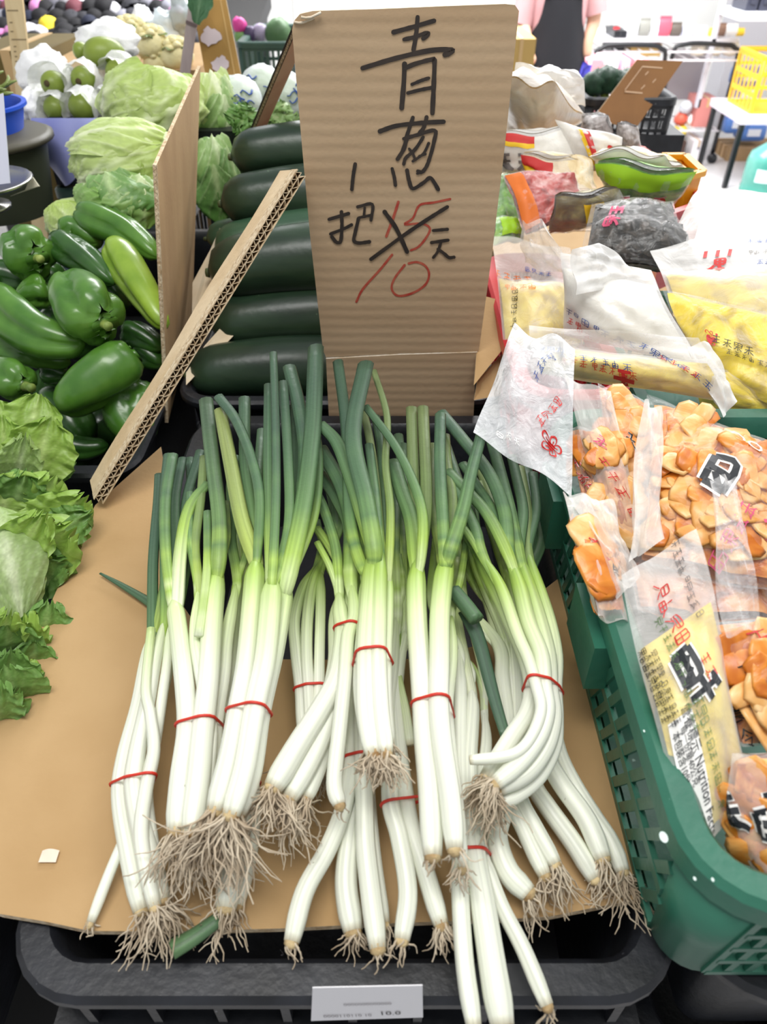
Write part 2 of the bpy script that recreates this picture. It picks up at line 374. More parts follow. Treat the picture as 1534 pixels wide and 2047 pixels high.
def stroke(g, spec, wpx, off):
    pts = catmull(px(spec), 5); w = wpx*CROPS['s'][2]/2*0.92
    pts = [(x, y, w*(0.9+0.2*rnd.random())) for x, y in pts]
    L_, R_ = [], []
    for i, (x, y, ww) in enumerate(pts):
        a = pts[max(0, i-1)]; b = pts[min(len(pts)-1, i+1)]; dx, dy = b[0]-a[0], b[1]-a[1]; d = math.hypot(dx, dy) or 1
        L_.append(SP.hit(x - dy/d*ww, y + dx/d*ww, off)); R_.append(SP.hit(x + dy/d*ww, y - dx/d*ww, off))
    k = len(pts); g.add(L_ + R_, [[i, i+1, i+1+k, i+k] for i in range(k-1)])
    for x, y, ww in (pts[0], pts[-1]):
        g.add([SP.hit(x + ww*math.cos(a*math.pi/5), y + ww*math.sin(a*math.pi/5), off+0.00005) for a in range(10)], [list(range(10))])
mb = M('marker_black', '#2b2421', 0.55, c2='#3a302a', scale=60); mred = M('marker_red', '#a8382c', 0.6, c2='#b8604a', scale=120)
for k, (s_, w_px) in enumerate(strokes_red):
    g = G(); stroke(g, s_, w_px, 0.0004); g.build('red_stroke', mred, sg, smooth=False)
for k, (s_, w_px) in enumerate(strokes_black):
    g = G(); stroke(g, s_, w_px, 0.0006 + 0.00002*k); g.build('black_stroke', mb, sg, smooth=False)
# ---------------------------------------------------------------- spring onions
m_stalk = M('onion_stalk', attr=True, rough=0.34, streak=(0.22, 16, 3), spots=('#6b6248', 150, 0.775), spec=0.45, sss=0.12)
m_leaf = M('onion_leaf', attr=True, rough=0.45, streak=(0.28, 16, 5), bump=0.12, bscale=180, spec=0.4)
m_root = M('onion_root', '#cdbfa8', 0.85, c2='#a8957c', scale=60)
m_rootcap = M('root_plate', '#d9c394', 0.85, c2='#8f6d42', scale=90, bump=0.5, bscale=220)
m_band = M('red_rubber', '#c9301f', 0.45)
WHT = (0.80, 0.82, 0.70); PALE = (0.66, 0.76, 0.42); LIME = (0.36, 0.52, 0.10); MID = (0.13, 0.24, 0.085); DARK = (0.055, 0.108, 0.066)
def ocol(y, off=0, tint=0):
    c = ramp([(820, DARK), (960, (0.085, 0.165, 0.078)), (1060, MID), (1150, LIME), (1230, PALE), (1360, WHT)], y + off)
    if tint: c = lerpc(c, (0.42, 0.46, 0.12), tint)
    return c
def sbend(h, k, y): return h + k*(1700 - y)/1000
def to3d(pts, h, k, lift=0.0):
    return [PB(x, y, max(0.004, sbend(h, k, y)) + lift) for x, y in pts]
ALLB = {}
def bunch(label, h, k, band, stalks, coff=0, bandtilt=0, bandw=1):
    first = px(stalks[0]['p'])[0]
    t = thing('spring_onion_bunch', label, 'spring onions', PB(first[0], first[1], 0.0), 'bunches of spring onions on the cardboard')
    cen = []
    for si, s_ in enumerate(stalks):
        dh = s_.get('dh', rnd.uniform(-0.004, 0.006)); hh = h + dh
        P2 = catmull(px(s_['p']), 6); n = len(P2); w0, w1 = s_['w']
        P3 = to3d(P2, hh, k); seed = rnd.uniform(0, 50)
        rad = []; cs = []
        for i, (p2, p3) in enumerate(zip(P2, P3)):
            tt = i/(n-1); w = lerp(w0, w1, tt)
            if tt < 0.06: w *= 0.78 + 0.22*tt/0.06
            if s_.get('close', 1) and tt > 0.86: w *= 1 - 0.62*((tt-0.86)/0.14)**1.4
            rad.append(w/2*pxm(p3)); cs.append(ocol(p2[1], coff + s_.get('co', 0), s_.get('tint', 0)))
        cs[0] = lerpc(cs[0], (0.6, 0.5, 0.3), 0.6)
        gg = G(); gg.tube(P3, rad, 12, cs, seed=seed, flat=0.95)
        so = gg.build('spring_onion', m_stalk, t)
        cen.append((P3, rad))
        for lf in s_.get('l', []):
            spec, a, b = lf[:3]; opt = lf[3] if len(lf) > 3 else {}
            q0 = px(spec); ie = int(n*0.84); e0 = P2[ie]; e1 = P2[-1]; joined = math.hypot(q0[0][0]-e1[0], q0[0][1]-e1[1]) < 95
            if joined: q0 = [e0, ((e1[0]+q0[0][0])/2, (e1[1]+q0[0][1])/2)] + [q for q in q0[1:] if q[1] < min(e1[1], q0[0][1]) - 25]
            Q2 = catmull(q0, 7); m = len(Q2); kk = k + opt.get('k', 0); lh = hh + opt.get('dh', 0)
            Q3 = []; rr = []
            for i, (x, y) in enumerate(Q2):
                f = i/(m-1); e = min(1.0, f/0.42); e = e*e*(3-2*e) if joined else 1.0
                z = max(0.004, sbend(lerp(hh, lh, e), lerp(k, kk, e), y)) + opt.get('up', 0)*f; p = PB(x, y, z); Q3.append(p)
                w = lerp(a, b, f**0.8)*(lerp(0.42, 1.0, min(1.0, f/0.28)) if joined else 1.0); rr.append(w/2*pxm(p))
            tn = opt.get('tint', 0 if rnd.random() < 0.8 else 0.25)
            cc = [ocol(y, coff + opt.get('co', rnd.uniform(-40, 40)), tn) for x, y in Q2]
            lg = G(); lg.tube(Q3, rr, 9, cc, seed=rnd.uniform(0, 90), flat=opt.get('flat', 0.6))
            lg.build('leaf', m_leaf, so)
        nr = s_.get('r', 30)
        if nr:
            base = P3[0]; ax = (P3[0] - P3[2]).normalized(); rg = G(); r0 = rad[2]
            L0 = s_.get('rl', 0.055)*0.62
            for j in range(int(nr*0.8)):
                a = rnd.uniform(0, 2*math.pi); u = ax.orthogonal().normalized(); v = ax.cross(u)
                e = u*math.cos(a) + v*math.sin(a); st = base + e*r0*0.7*rnd.random()
                d = (ax*rnd.uniform(0.5, 1.0) + e*rnd.uniform(0.1, 0.7) + Vector((0, -0.25, -0.3))).normalized(); Lr = L0*rnd.uniform(0.4, 1.25); pts = [st]; q = st
                for i in range(7):
                    d = (d + Vector((rnd.uniform(-.6, .6), rnd.uniform(-.6, .5), rnd.uniform(-.6, .3)))).normalized()
                    q = q + d*Lr/7
                    if q.z < ZC + 0.0015 and q.y > 0.17: q.z = ZC + 0.0015; d.z = abs(d.z)*0.4
                    pts.append(q.copy())
                rg.tube(pts, [lerp(0.0008, 0.0003, i/7)*rnd.uniform(.8, 1.3) for i in range(8)], 4, cap=False)
            stuff(rg.build('roots', m_root, so))
            pg = G(); pg.tube([base - ax*0.002, base + ax*0.002, base + ax*0.004], [r0*0.8, r0*0.72, r0*0.3], 8)
            pg.build('root_plate', m_rootcap, so)
    if band:
        b2 = px(band)[0]; bp = None
        # the cross-section plane at the band, perpendicular to the mean run of the stalks
        near = []
        for P3, rad in cen:
            i = min(range(len(P3)), key=lambda i: (P3[i] - PB(b2[0], b2[1], sbend(h, k, b2[1]))).length)
            near.append((P3, rad, i))
        c = sum((P[i] for P, r, i in near), Vector())/len(near)
        ax = sum(((P[min(i+1, len(P)-1)] - P[max(i-1, 0)]).normalized() for P, r, i in near), Vector()).normalized()
        ax = (ax + Vector((bandtilt, 0, 0))).normalized()
        u = Vector((1, 0, 0)); u = (u - ax*u.dot(ax)).normalized(); v = ax.cross(u)
        pts = []
        for P, r, i in near:
            q = min(P, key=lambda p: abs((p - c).dot(ax))); ii = P.index(q); rr = r[ii]
            if (q - c).length > 0.05: continue
            for a in range(14):
                th = a*2*math.pi/14; e = q + (u*math.cos(th) + v*math.sin(th))*(rr + 0.0006) - c; pts.append((e.dot(u), e.dot(v)))
        pts = sorted(set(pts))
        def half(ps):
            o = []
            for p in ps:
                while len(o) >= 2 and (o[-1][0]-o[-2][0])*(p[1]-o[-2][1]) - (o[-1][1]-o[-2][1])*(p[0]-o[-2][0]) <= 0: o.pop()
                o.append(p)
            return o[:-1]
        hull = half(pts) + half(pts[::-1]); n = len(hull)
        loop = [c + u*a + v*b for a, b in hull]; g = G(); ring = []
        for i, p in enumerate(loop):
            o_ = (p - c).normalized()
            ring.append([p + (o_*math.cos(q*math.pi/3) + ax*math.sin(q*math.pi/3))*0.0011*bandw for q in range(6)])
        vs_ = [p for r in ring for p in r]
        g.add(vs_, [[i*6+k_, i*6+(k_+1) % 6, ((i+1) % n)*6+(k_+1) % 6, ((i+1) % n)*6+k_] for i in range(n) for k_ in range(6)])
        g.build('rubber_band', m_band, t)
    return t
def S(p, w0, w1, l=(), **kw): return dict(p=p, w=(w0, w1), l=list(l), **kw)

# lowest layer first ------------------------------------------------------------------
bunch('loosest right-hand spring onion bunch, cut ends against the green basket wall', 0.014, 0.06, None, [
    S('5 1065 1520;5 950 1330;5 800 1120;5 730 1000;5 690 780;5 640 560;5 580 380;2 1000 1330;2 900 1200', 42, 26, [('2 910 1220;2 850 1140;2 800 1080', 22, 18), ('2 920 1210;2 880 1000;2 840 800;2 800 600', 26, 22)], r=14, rl=.03),
    S('5 1110 1410;5 1020 1200;5 880 1000;5 800 850;5 760 650;5 700 450;2 1150 1350;2 1080 1150', 44, 28, [('2 1090 1170;2 1050 950;2 1000 760;2 960 640', 26, 22), ('2 1080 1150;2 1000 900;2 950 700', 24, 20)], r=20),
    S('5 1215 1480;5 1150 1320;5 1060 1180;5 960 1020;5 880 860;5 840 700;5 800 450;2 1230 1300;2 1190 1100', 38, 26, [('2 1200 1110;2 1190 900;2 1150 700;2 1120 560', 26, 20), ('2 1230 1300;2 1280 1000;2 1250 800;2 1235 650', 26, 18, {'co': -150}), ('2 1210 1200;2 1230 950;2 1200 620', 26, 22, {'co': -150})], r=55, rl=.06)])
bunch('spring onion bunch with two blunt yellow root plates, under the curled bunch', 0.02, 0.06, None, [
    S('5 700 1600;5 590 1480;5 530 1300;5 560 1150;5 600 950;5 590 700;5 560 450;5 540 250;2 880 1350', 50, 26, [('2 880 1360;2 820 1200;2 780 1050', 22, 18), ('2 870 1380;2 840 1100;2 800 900;2 760 700', 26, 22)], r=22, rl=.04),
    S('5 790 1500;5 680 1260;5 610 1100;5 610 900;5 620 650;5 600 400;5 570 200', 36, 24, [('5 570 210;2 930 1150;2 880 950;2 870 800', 22, 18)], r=26, rl=.045),
    S('5 850 1440;5 740 1240;5 660 1080;5 650 900;5 650 650;5 640 400;5 610 200', 34, 24, [('5 610 210;2 960 1150;2 930 950;2 900 700', 24, 20)], r=45, rl=.05)])
bunch('grey-white spring onion bunch tucked below two banded bunches, muddy ends', 0.012, 0.05, '3 980 910', [
    S('3 840 1580;3 890 1300;3 930 1000;3 900 600;3 870 300;1 900 1500;1 930 1350', 54, 30, [('1 930 1360;1 960 1100;1 1000 900', 24, 18), ('1 920 1360;1 900 1100;1 870 850;1 890 650', 24, 20)], r=40, rl=.05),
    S('3 900 1560;3 970 1250;3 985 950;3 940 600;3 910 300;1 940 1500;1 960 1350', 40, 26, [('1 960 1360;1 1000 1000;1 1040 500', 22, 18), ('1 950 1350;1 930 1000;1 950 700', 22, 18)], r=12, rl=.03)])
bunch('slim spring onion bunch lying lowest in the heap, banded near its pale middle', 0.018, 0.07, '4 305 380', [
    S('4 280 760;4 250 560;4 240 380;4 212 150;1 1225 1560;1 1270 1390;1 1350 1260', 28, 22, [('1 1350 1260;2 120 1020;2 170 860;2 150 720', 18, 16), ('1 1340 1280;1 1400 1150;1 1450 1000', 18, 12)], r=50, rl=.05),
    S('4 310 760;4 295 560;4 285 380;4 272 150;1 1300 1520;1 1330 1350;1 1400 1200', 28, 22, [('1 1400 1210;1 1450 1050;2 170 750;2 120 600', 20, 16)], r=40, rl=.05),
    S('4 350 760;4 345 560;4 345 380;4 348 150;1 1370 1460;1 1370 1280', 24, 20, [('1 1370 1290;1 1400 1180;1 1350 1050', 16, 14), ('1 1370 1290;1 1480 1050;2 200 820', 18, 14)], r=40, rl=.05),
    S('4 385 700;4 388 500;4 395 380;4 425 200;1 1440 1560;1 1480 1400', 22, 18, [('1 1480 1400;2 140 1120;2 90 900', 16, 14)], r=20)])
bunch('spring onion bunch with one stalk bowed wide and ends over the cardboard edge', 0.022, 0.05, '4 545 800', [
    S('4 185 1850;4 260 1560;4 390 1320;4 480 1100;4 520 930;4 540 780;4 545 550;4 560 300', 42, 28, [('4 560 310;2 330 1400;2 310 1100;2 280 900', 24, 20)], r=10, rl=.02),
    S('4 545 1790;4 505 1520;4 525 1250;4 560 1000;4 560 800;4 565 500;4 570 250', 50, 30, [('4 570 260;2 400 1300;2 430 1100', 22, 18)], r=30, rl=.03),
    S('4 690 1890;4 640 1500;4 615 1250;4 610 1000;4 595 800;4 590 500;4 590 250', 44, 30, [('4 590 260;2 430 1350;2 450 1050;2 420 800', 22, 18)], r=8, rl=.02, dh=.008),
    S('4 730 1740;4 680 1400;4 650 1100;4 630 800;4 620 550', 26, 22, [], r=25, rl=.03)])
bunch('spring onion bunch banded low with its ends past the cardboard front edge', 0.03, 0.045, '4 840 1215', [
    S('4 830 1840;4 865 1560;4 815 1240;4 765 1050;4 760 800;4 745 500;4 770 250;2 510 1400', 40, 30, [('2 510 1410;2 540 1250;2 520 1080', 20, 14), ('2 515 1410;2 500 1100;2 500 850;2 510 600', 26, 22)], r=12, rl=.03),
    S('4 1060 1750;4 970 1450;4 890 1210;4 850 1000;4 810 700;4 790 350;2 560 1480', 40, 32, [('2 560 1480;2 540 1150;2 540 850;2 540 500', 26, 22), ('2 555 1470;2 600 1100;2 560 800;2 520 450', 24, 20)], r=40, rl=.035),
    S('4 880 700;4 850 500;4 800 250;2 520 1420', 20, 18, [('2 525 1400;2 540 1200;2 500 900', 20, 16)], r=0, co=-160)])
bunch('spring onion bunch hanging out over the front rim of the black crate', 0.03, 0.045, '5 435 1385', [
    S('f 948 2052;f 930 1930;5 330 1620;5 330 1400;5 340 1150;5 330 850;5 330 500;5 320 250', 40, 26, [('5 320 260;2 700 1350;2 720 1000', 22, 18)], r=0),
    S('f 1005 2050;f 985 1930;5 450 1640;5 410 1400;5 385 1150;5 375 900;5 395 600;5 390 480', 62, 24, [('5 392 500;5 400 400;5 370 320', 16, 8), ('5 390 480;2 820 1350;2 830 1100', 22, 18)], r=16, rl=.03, dh=.004),
    S('f 1094 2010;f 1048 1900;5 560 1680;5 490 1500;5 445 1370;5 420 1100;5 470 800;5 460 600', 36, 22, [('5 460 610;5 450 500;5 410 380;5 368 322', 22, 8, {'co': -150}), ('5 460 600;5 450 400;2 860 1300', 18, 14, {'co': -60})], r=10, rl=.03)])
# left and middle bunches
bunch('spring onion bunch with a thin straying stalk, nearest the bare cardboard', 0.02, 0.07, '3 318 880', [
    S('3 375 1590;3 305 1270;3 255 960;3 275 740;3 350 450;3 400 180;1 450 1600', 46, 22, [('1 450 1600;1 510 1300;1 515 1000;1 560 700', 22, 20, {'co': -120}), ('3 410 260;1 390 1640;1 435 1250;1 462 900;1 468 750', 26, 18, {'co': -260})], r=40, rl=.05),
    S('3 480 1540;3 390 1210;3 330 920;3 340 740;3 400 450;3 450 180;1 500 1560', 50, 22, [('1 500 1560;1 500 1200;1 495 900;1 520 640', 22, 20, {'co': -120}), ('1 510 1560;1 560 1250;1 560 900;1 600 660', 22, 18, {'co': -120})], r=45, rl=.055, dh=.006),
    S('3 445 1570;3 370 1200;3 395 920;3 440 700;3 420 500;3 395 350;3 425 20', 34, 18, [], r=30, rl=.05, dh=.012, co=-70, close=0),
    S('3 88 1655;3 190 1390;3 290 1150;3 400 850;3 440 620;3 500 350;3 540 170;1 580 1500', 23, 18, [('1 580 1500;1 640 1150;1 650 900;1 640 660', 20, 18, {'co': -120})], r=8, rl=.02, dh=-.004),
    S('3 500 1540;3 430 1200;3 400 900;3 450 640;3 490 380;3 520 150;1 530 1500', 28, 18, [('1 530 1500;1 600 1200;1 620 900;1 700 620', 20, 20, {'co': -120})], r=20, rl=.05, dh=.004)])
bunch('spring onion bunch with the shorter pale stalks, banded beside the tallest bunch', 0.038, 0.075, '3 690 570', [
    S('3 565 1150;3 590 850;3 625 575;3 610 320;1 570 1570;1 550 1450', 48, 34, [('1 585 1500;1 592 1150;1 640 930;1 740 800', 34, 22, {'tint': 0, 'co': 90}), ('1 535 1480;1 508 1200;1 505 900;1 545 640', 22, 22)], r=50, rl=.07),
    S('3 650 1160;3 690 850;3 715 570;3 745 300;1 770 1500;1 800 1240', 52, 40, [('1 800 1260;1 805 1000;1 770 700;1 730 335', 36, 29, {'tint': .05, 'dh': .01}), ('1 690 1650;1 735 1300;1 738 955', 20, 16, {'dh': .006}), ('1 815 1280;1 850 1100;1 845 900', 20, 12)], r=60, rl=.075, dh=.008),
    S('3 700 1150;3 735 850;3 755 570;3 700 260;1 670 1650;1 690 1380', 34, 22, [('1 690 1390;1 670 1150;1 700 900;1 720 650', 22, 18), ('1 680 1390;1 640 1100;1 640 850', 18, 16)], r=40, rl=.07),
    S('3 780 1000;3 785 780;3 785 570;3 830 280;1 850 1650;1 905 1350', 32, 26, [('1 905 1350;1 870 1100;1 890 900;1 860 600', 22, 20), ('1 900 1350;1 960 1150;1 930 950', 18, 14)], r=20, dh=-.004)])
bunch('tallest spring onion bunch, its blunt leaf tips reaching up to the cucumbers', 0.06, 0.085, '3 955 470', [
    S('3 790 1040;3 870 740;3 920 465;3 965 200;1 1000 1400;1 1012 1220', 56, 44, [('1 1005 1250;1 930 1000;1 870 700;1 830 500;1 808 390', 42, 24, {'tint': .5, 'co': 50}), ('1 1020 1200;1 1030 900;1 990 680;1 900 450;1 800 315', 21, 21, {'dh': .008}), ('1 1010 1160;1 985 950;1 950 700;1 945 325', 26, 24, {'dh': -.006, 'co': 30})], r=110, rl=.085),
    S('3 870 1060;3 945 800;3 1000 475;3 1060 200;1 1090 1500;1 1100 1320', 46, 44, [('1 1100 1340;1 1120 900;1 1120 500;1 1106 72', 23, 16, {'dh': .008}), ('1 1130 1360;1 1190 1050;1 1190 700;1 1160 235', 24, 20), ('1 1080 1260;1 1075 800;1 1078 250', 26, 18, {'dh': -.004, 'co': 40})], r=90, rl=.085, dh=.006),
    S('3 905 1050;3 985 820;3 1035 485;3 1110 150;1 1150 1500;1 1180 1340', 44, 40, [('1 1180 1360;1 1270 950;1 1325 500;1 1343 42', 44, 33, {'dh': .012, 'co': 40}), ('1 1165 1340;1 1255 950;1 1285 650;1 1250 380;1 1195 152', 34, 28, {'dh': .004}), ('1 1200 1350;1 1330 1000;1 1362 700;1 1345 480', 22, 16, {'co': 70}), ('1 1140 1300;1 1230 900;1 1240 600;1 1230 350', 26, 22, {'dh': -.01})], r=60, rl=.07, dh=-.004)])
bunch('splayed spring onion bunch with dense brush roots, ends pointing toward the middle bunches', 0.05, 0.065, '4 500 48', [
    S('4 75 950;4 210 720;4 360 480;4 450 300;4 485 60;2 215 1400;2 205 1280', 52, 28, [('2 205 1300;2 160 1150;2 90 1015', 17, 14, {'co': 40}), ('2 210 1290;2 190 1050;2 130 850;2 90 760', 24, 20)], r=90, rl=.05, dh=.006),
    S('4 170 1010;4 320 740;4 420 480;4 475 250;4 500 50;2 240 1400;2 245 1220', 46, 26, [('2 245 1230;2 170 1060;2 88 940', 22, 18, {'co': 60}), ('2 250 1210;2 260 950;2 200 800;2 108 655', 28, 24)], r=70, rl=.06),
    S('4 465 1050;4 435 920;4 465 620;4 495 320;4 515 60;2 290 1400;2 265 1200', 34, 26, [('2 270 1210;2 275 950;2 220 720;2 108 520', 34, 30), ('2 265 1200;2 330 1000;2 280 800', 22, 18)], r=10, rl=.02, dh=.012),
    S('4 270 1010;4 350 820;4 430 560;4 490 250;4 520 60', 34, 20, [('4 520 70;2 320 1350;2 310 1100;2 250 850', 22, 18)], r=60, rl=.05, dh=-.008)])
bunch('thick white spring onion bunch with a dense pale root ball, banded high', 0.075, 0.06, '4 655 190', [
    S('4 675 760;4 635 500;4 630 190;2 365 1450;2 380 1250;2 392 1050', 50, 42, [('2 382 1070;2 320 830;2 250 620;2 190 480;2 108 395', 38, 26, {'co': 70, 'dh': .006}), ('2 392 1080;2 350 800;2 280 450;2 348 75', 40, 34, {'dh': .008, 'up': .02}), ('2 270 1250;2 265 900;2 245 420;2 200 62', 30, 22, {'dh': -.012, 'up': .02})], r=110, rl=.035),
    S('4 735 750;4 705 500;4 690 190;2 415 1450;2 418 1250;2 425 1060', 38, 32, [('2 412 1080;2 400 800;2 365 500', 26, 18), ('2 430 1080;2 400 700;2 370 480;2 335 320', 22, 16, {'dh': -.01})], r=80, rl=.035, dh=.008),
    S('4 640 720;4 592 420;4 592 190;2 340 1400;2 345 1180', 32, 26, [('2 345 1180;2 330 950;2 270 750', 24, 20)], r=20, rl=.03, dh=-.008),
    S('4 755 700;4 735 450;4 735 190;2 462 1400;2 470 1150', 28, 24, [('2 470 1150;2 478 850;2 452 600;2 460 350;2 390 108', 22, 13, {'up': .02, 'co': 60}), ('2 465 1150;2 440 900;2 430 550;2 400 350', 20, 18, {'dh': -.01})], r=40, rl=.03, dh=-.006)])
bunch('two-stalk spring onion bunch with trimmed yellow ends, banded in the middle', 0.075, 0.05, '4 1015 450', [
    S('4 1010 1350;4 995 1000;4 965 650;4 955 470;4 935 200;2 620 1450;2 615 1250;2 625 1090', 48, 40, [('2 600 1110;2 590 900;2 540 750;2 490 590', 38, 30, {'co': 30}), ('2 658 1100;2 648 880;2 600 700;2 500 500;2 348 298', 28, 16, {'co': 70, 'dh': .01, 'up': .02}), ('2 600 1000;2 600 650;2 590 308', 28, 24, {'dh': -.012, 'up': .02}), ('2 645 1060;2 668 800;2 650 305', 28, 24, {'dh': -.008, 'up': .02})], r=14, rl=.02),
    S('4 1140 1310;4 1110 1000;4 1065 700;4 1045 460;4 1050 200;2 740 1400;2 760 1200;2 790 1060', 44, 40, [('2 795 1080;2 860 850;2 905 650;2 965 425', 36, 23, {'dh': .01, 'up': .02}), ('2 745 1150;2 755 900;2 740 600;2 742 340', 30, 23, {'dh': .004, 'up': .02}), ('2 790 1040;2 808 800;2 780 600;2 770 450', 24, 18), ('2 700 1100;2 700 800;2 700 500', 24, 20, {'dh': -.016})], r=14, rl=.025, dh=.006),
    S('4 1180 1420;4 1160 1100;4 1110 700;4 1095 460;4 1120 200;2 800 1400', 28, 24, [('2 800 1400;2 850 1200;2 880 1000', 18, 14)], r=24, rl=.03, dh=-.016, co=-60)])
bunch('curled spring onion bunch, banded where its white stalks bend back under', 0.06, 0.06, '5 765 475', [
    S('5 380 872;5 520 860;5 640 830;5 720 740;5 770 600;5 745 470;5 700 320;5 640 180;2 1060 1250;2 960 1080', 24, 26, [('2 960 1090;2 880 960;2 820 900', 20, 16, {'co': 40}), ('2 970 1080;2 930 950;2 860 800;2 780 640', 26, 22)], r=0, dh=.012),
    S('5 470 970;5 600 760;5 690 620;5 720 480;5 690 330;5 620 160;2 1000 1200;2 920 1050', 38, 28, [('2 930 1060;2 860 940;2 800 800', 20, 18), ('2 930 1050;2 900 850;2 840 700;2 770 500', 24, 22)], r=70, rl=.05),
    S('5 520 1000;5 660 880;5 760 740;5 800 600;5 785 470;5 770 300;5 700 120;2 1160 1250;2 1100 1080', 38, 32, [('2 1105 1090;2 1000 880;2 900 760;2 780 640', 30, 24, {'co': 60, 'dh': .006}), ('2 1112 1080;2 1080 850;2 1000 650;2 870 480;2 745 330', 32, 26, {'up': .015}), ('2 1100 1080;2 1020 850;2 940 720;2 860 600', 24, 20)], r=70, rl=.05, dh=.008),
    S('5 540 1030;5 700 940;5 800 800;5 838 640;5 820 480;5 810 300;5 760 100;2 1200 1220;2 1150 1060', 36, 30, [('2 1160 1080;2 1110 850;2 1060 650;2 1015 485', 32, 24, {'up': .012}), ('2 1170 1080;2 1180 850;2 1140 650;2 1120 570', 26, 20, {'co': -60})], r=60, rl=.05),
    S('5 540 1100;5 640 1060;5 760 960;5 840 800;5 852 640;5 845 480;5 850 300;5 810 100;2 1240 1200;2 1200 1060', 32, 28, [('2 1205 1080;2 1200 850;2 1160 620', 26, 22, {'co': -60}), ('2 1210 1080;2 1250 850;2 1230 650', 22, 18, {'co': -120})], r=30, rl=.05, dh=-.006)], coff=-20)
# loose leaves
def loose(label, spec, a, b, h, k, flat, co):
    Q2 = catmull(px(spec), 6); Q3 = to3d(Q2, h, k); m = len(Q2)
    g = G(); g.tube(Q3, [lerp(a, b, i/(m-1))/2*pxm(p) for i, p in enumerate(Q3)], 9, [ocol(y, co) for x, y in Q2], flat=flat, seed=3)
    tag(g.build('onion_leaf', m_leaf), label, 'leaf')
loose('single dark onion leaf lying by itself on bare cardboard', 'f 200 1146;f 240 1168;f 290 1198;f 330 1225', 5, 26, 0.006, 0, 0.5, -300)
loose('short cut tube of dark onion leaf among the muddy roots', '3 540 1810;3 660 1740;3 800 1640', 40, 30, 0.008, 0, 0.7, -900)
loose('wide flat dark onion leaf slanting down between two bunches', '5 575 740;5 510 520;5 430 220;5 360 60', 22, 34, 0.058, .045, 0.3, -600)
loose('short hollow onion leaf with a squared-off end beside the flat dark leaf', '2 935 1425;2 870 1340;2 810 1270', 34, 32, 0.078, 0.03, 0.8, -280)
# ---------------------------------------------------------------- walls of the market hall
m_wall = M('white_wall', '#f2f2f0', 0.7, c2='#e9e9e6', scale=2)
def wallbox(name, a, b):
    g = G(); g.box(a, b); o = g.build(name, m_wall, smooth=False); o['kind'] = 'structure'; return o
wallbox('wall_left', (-4.1, -1.5, FZ), (-4.0, 9.0, 3.0)); wallbox('wall_right', (4.0, -1.5, FZ), (4.1, 9.0, 3.0))
wb = wallbox('wall_back', (-4.0, 8.9, FZ), (4.0, 9.0, 3.0))
g = G()
for x in (-0.9, 0.6, 2.1):
    g.box((x, 8.86, 0.5), (x+0.06, 8.9, 2.4))
g.box((-0.9, 8.86, 0.45), (2.16, 8.9, 0.5)); g.build('window_frame', M('white_frame', '#f4f4f2', 0.4), wb, smooth=False)
pane = G(); pane.box((-0.84, 8.88, 0.5), (0.6, 8.895, 2.4)); pn = pane.build('window_1', M('window_daylight', '#f6faff', 0.2, emit=2.2), smooth=False); pn['kind'] = 'structure'
pane = G(); pane.box((0.66, 8.88, 0.5), (2.1, 8.895, 2.4)); pn = pane.build('window_2', MATS['window_daylight'], smooth=False); pn['kind'] = 'structure'

# ---------------------------------------------------------------- upright card between peppers and cucumbers
CROPS['c'] = (350, 450, 350/1534)
a0 = Py(336, 845, 0.86); a1 = Py(313, 330, 0.885); b1 = Py(401, 132, 1.22); b0 = Py(384, 660, 1.16)
nn = (a1-a0).cross(b0-a0).normalized(); nn = -nn if nn.x < 0 else nn
md = [a0, b0, b1, a1]
t = thing('divider_card', 'upright cardboard divider with a slanted top between green peppers and cucumbers', 'cardboard', a0)
m_kraft_v = M('kraft_cardboard_upright', '#c0a075', 0.8, c2='#ab8a62', scale=16, stretch=(1, 1, 0.25), bump=0.1, bscale=150)
slab(md, 0.004, nn).build('board', [m_kraft_v, m_kraft_edge], t, smooth=False)
def flutes(g, A, B, thick, across, wl=0.006, ply=2, w=0.0007, depth=0.004):
    # cut edge of corrugated board from A to B: liner sheets and zigzag flutes; 'across' points through the board, depth runs into the board
    A = Vector(A); B = Vector(B); t_ = (B-A); L_ = t_.length; t_.normalize(); ac = Vector(across).normalized(); dp = t_.cross(ac).normalized()
    if dp.dot(Vector((0, 0, CH)) - A) > 0: dp = -dp
    for k in range(ply+1):
        o_ = ac*(thick*k/ply - thick/2); g.bar(A+o_+dp*depth/2, B+o_+dp*depth/2, w, depth, up=dp)
    n = int(L_/wl)
    for k in range(ply):
        z0 = thick*k/ply - thick/2; z1 = thick*(k+1)/ply - thick/2; nk = n if k == 0 else int(n*1.6)
        for i in range(nk*2):
            p = A + t_*(L_*i/(nk*2)) + ac*(z0 if i % 2 == 0 else z1); q = A + t_*(L_*(i+1)/(nk*2)) + ac*(z1 if i % 2 == 0 else z0)
            g.bar(p+dp*depth/2, q+dp*depth/2, w*0.8, depth, up=dp)
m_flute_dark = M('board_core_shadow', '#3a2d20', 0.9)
g = G(); flutes(g, a0 + nn*-0.002, a1 + nn*-0.002, 0.004, nn, 0.007, 1); g.build('corrugated_edge', m_kraft_edge, t, smooth=False)

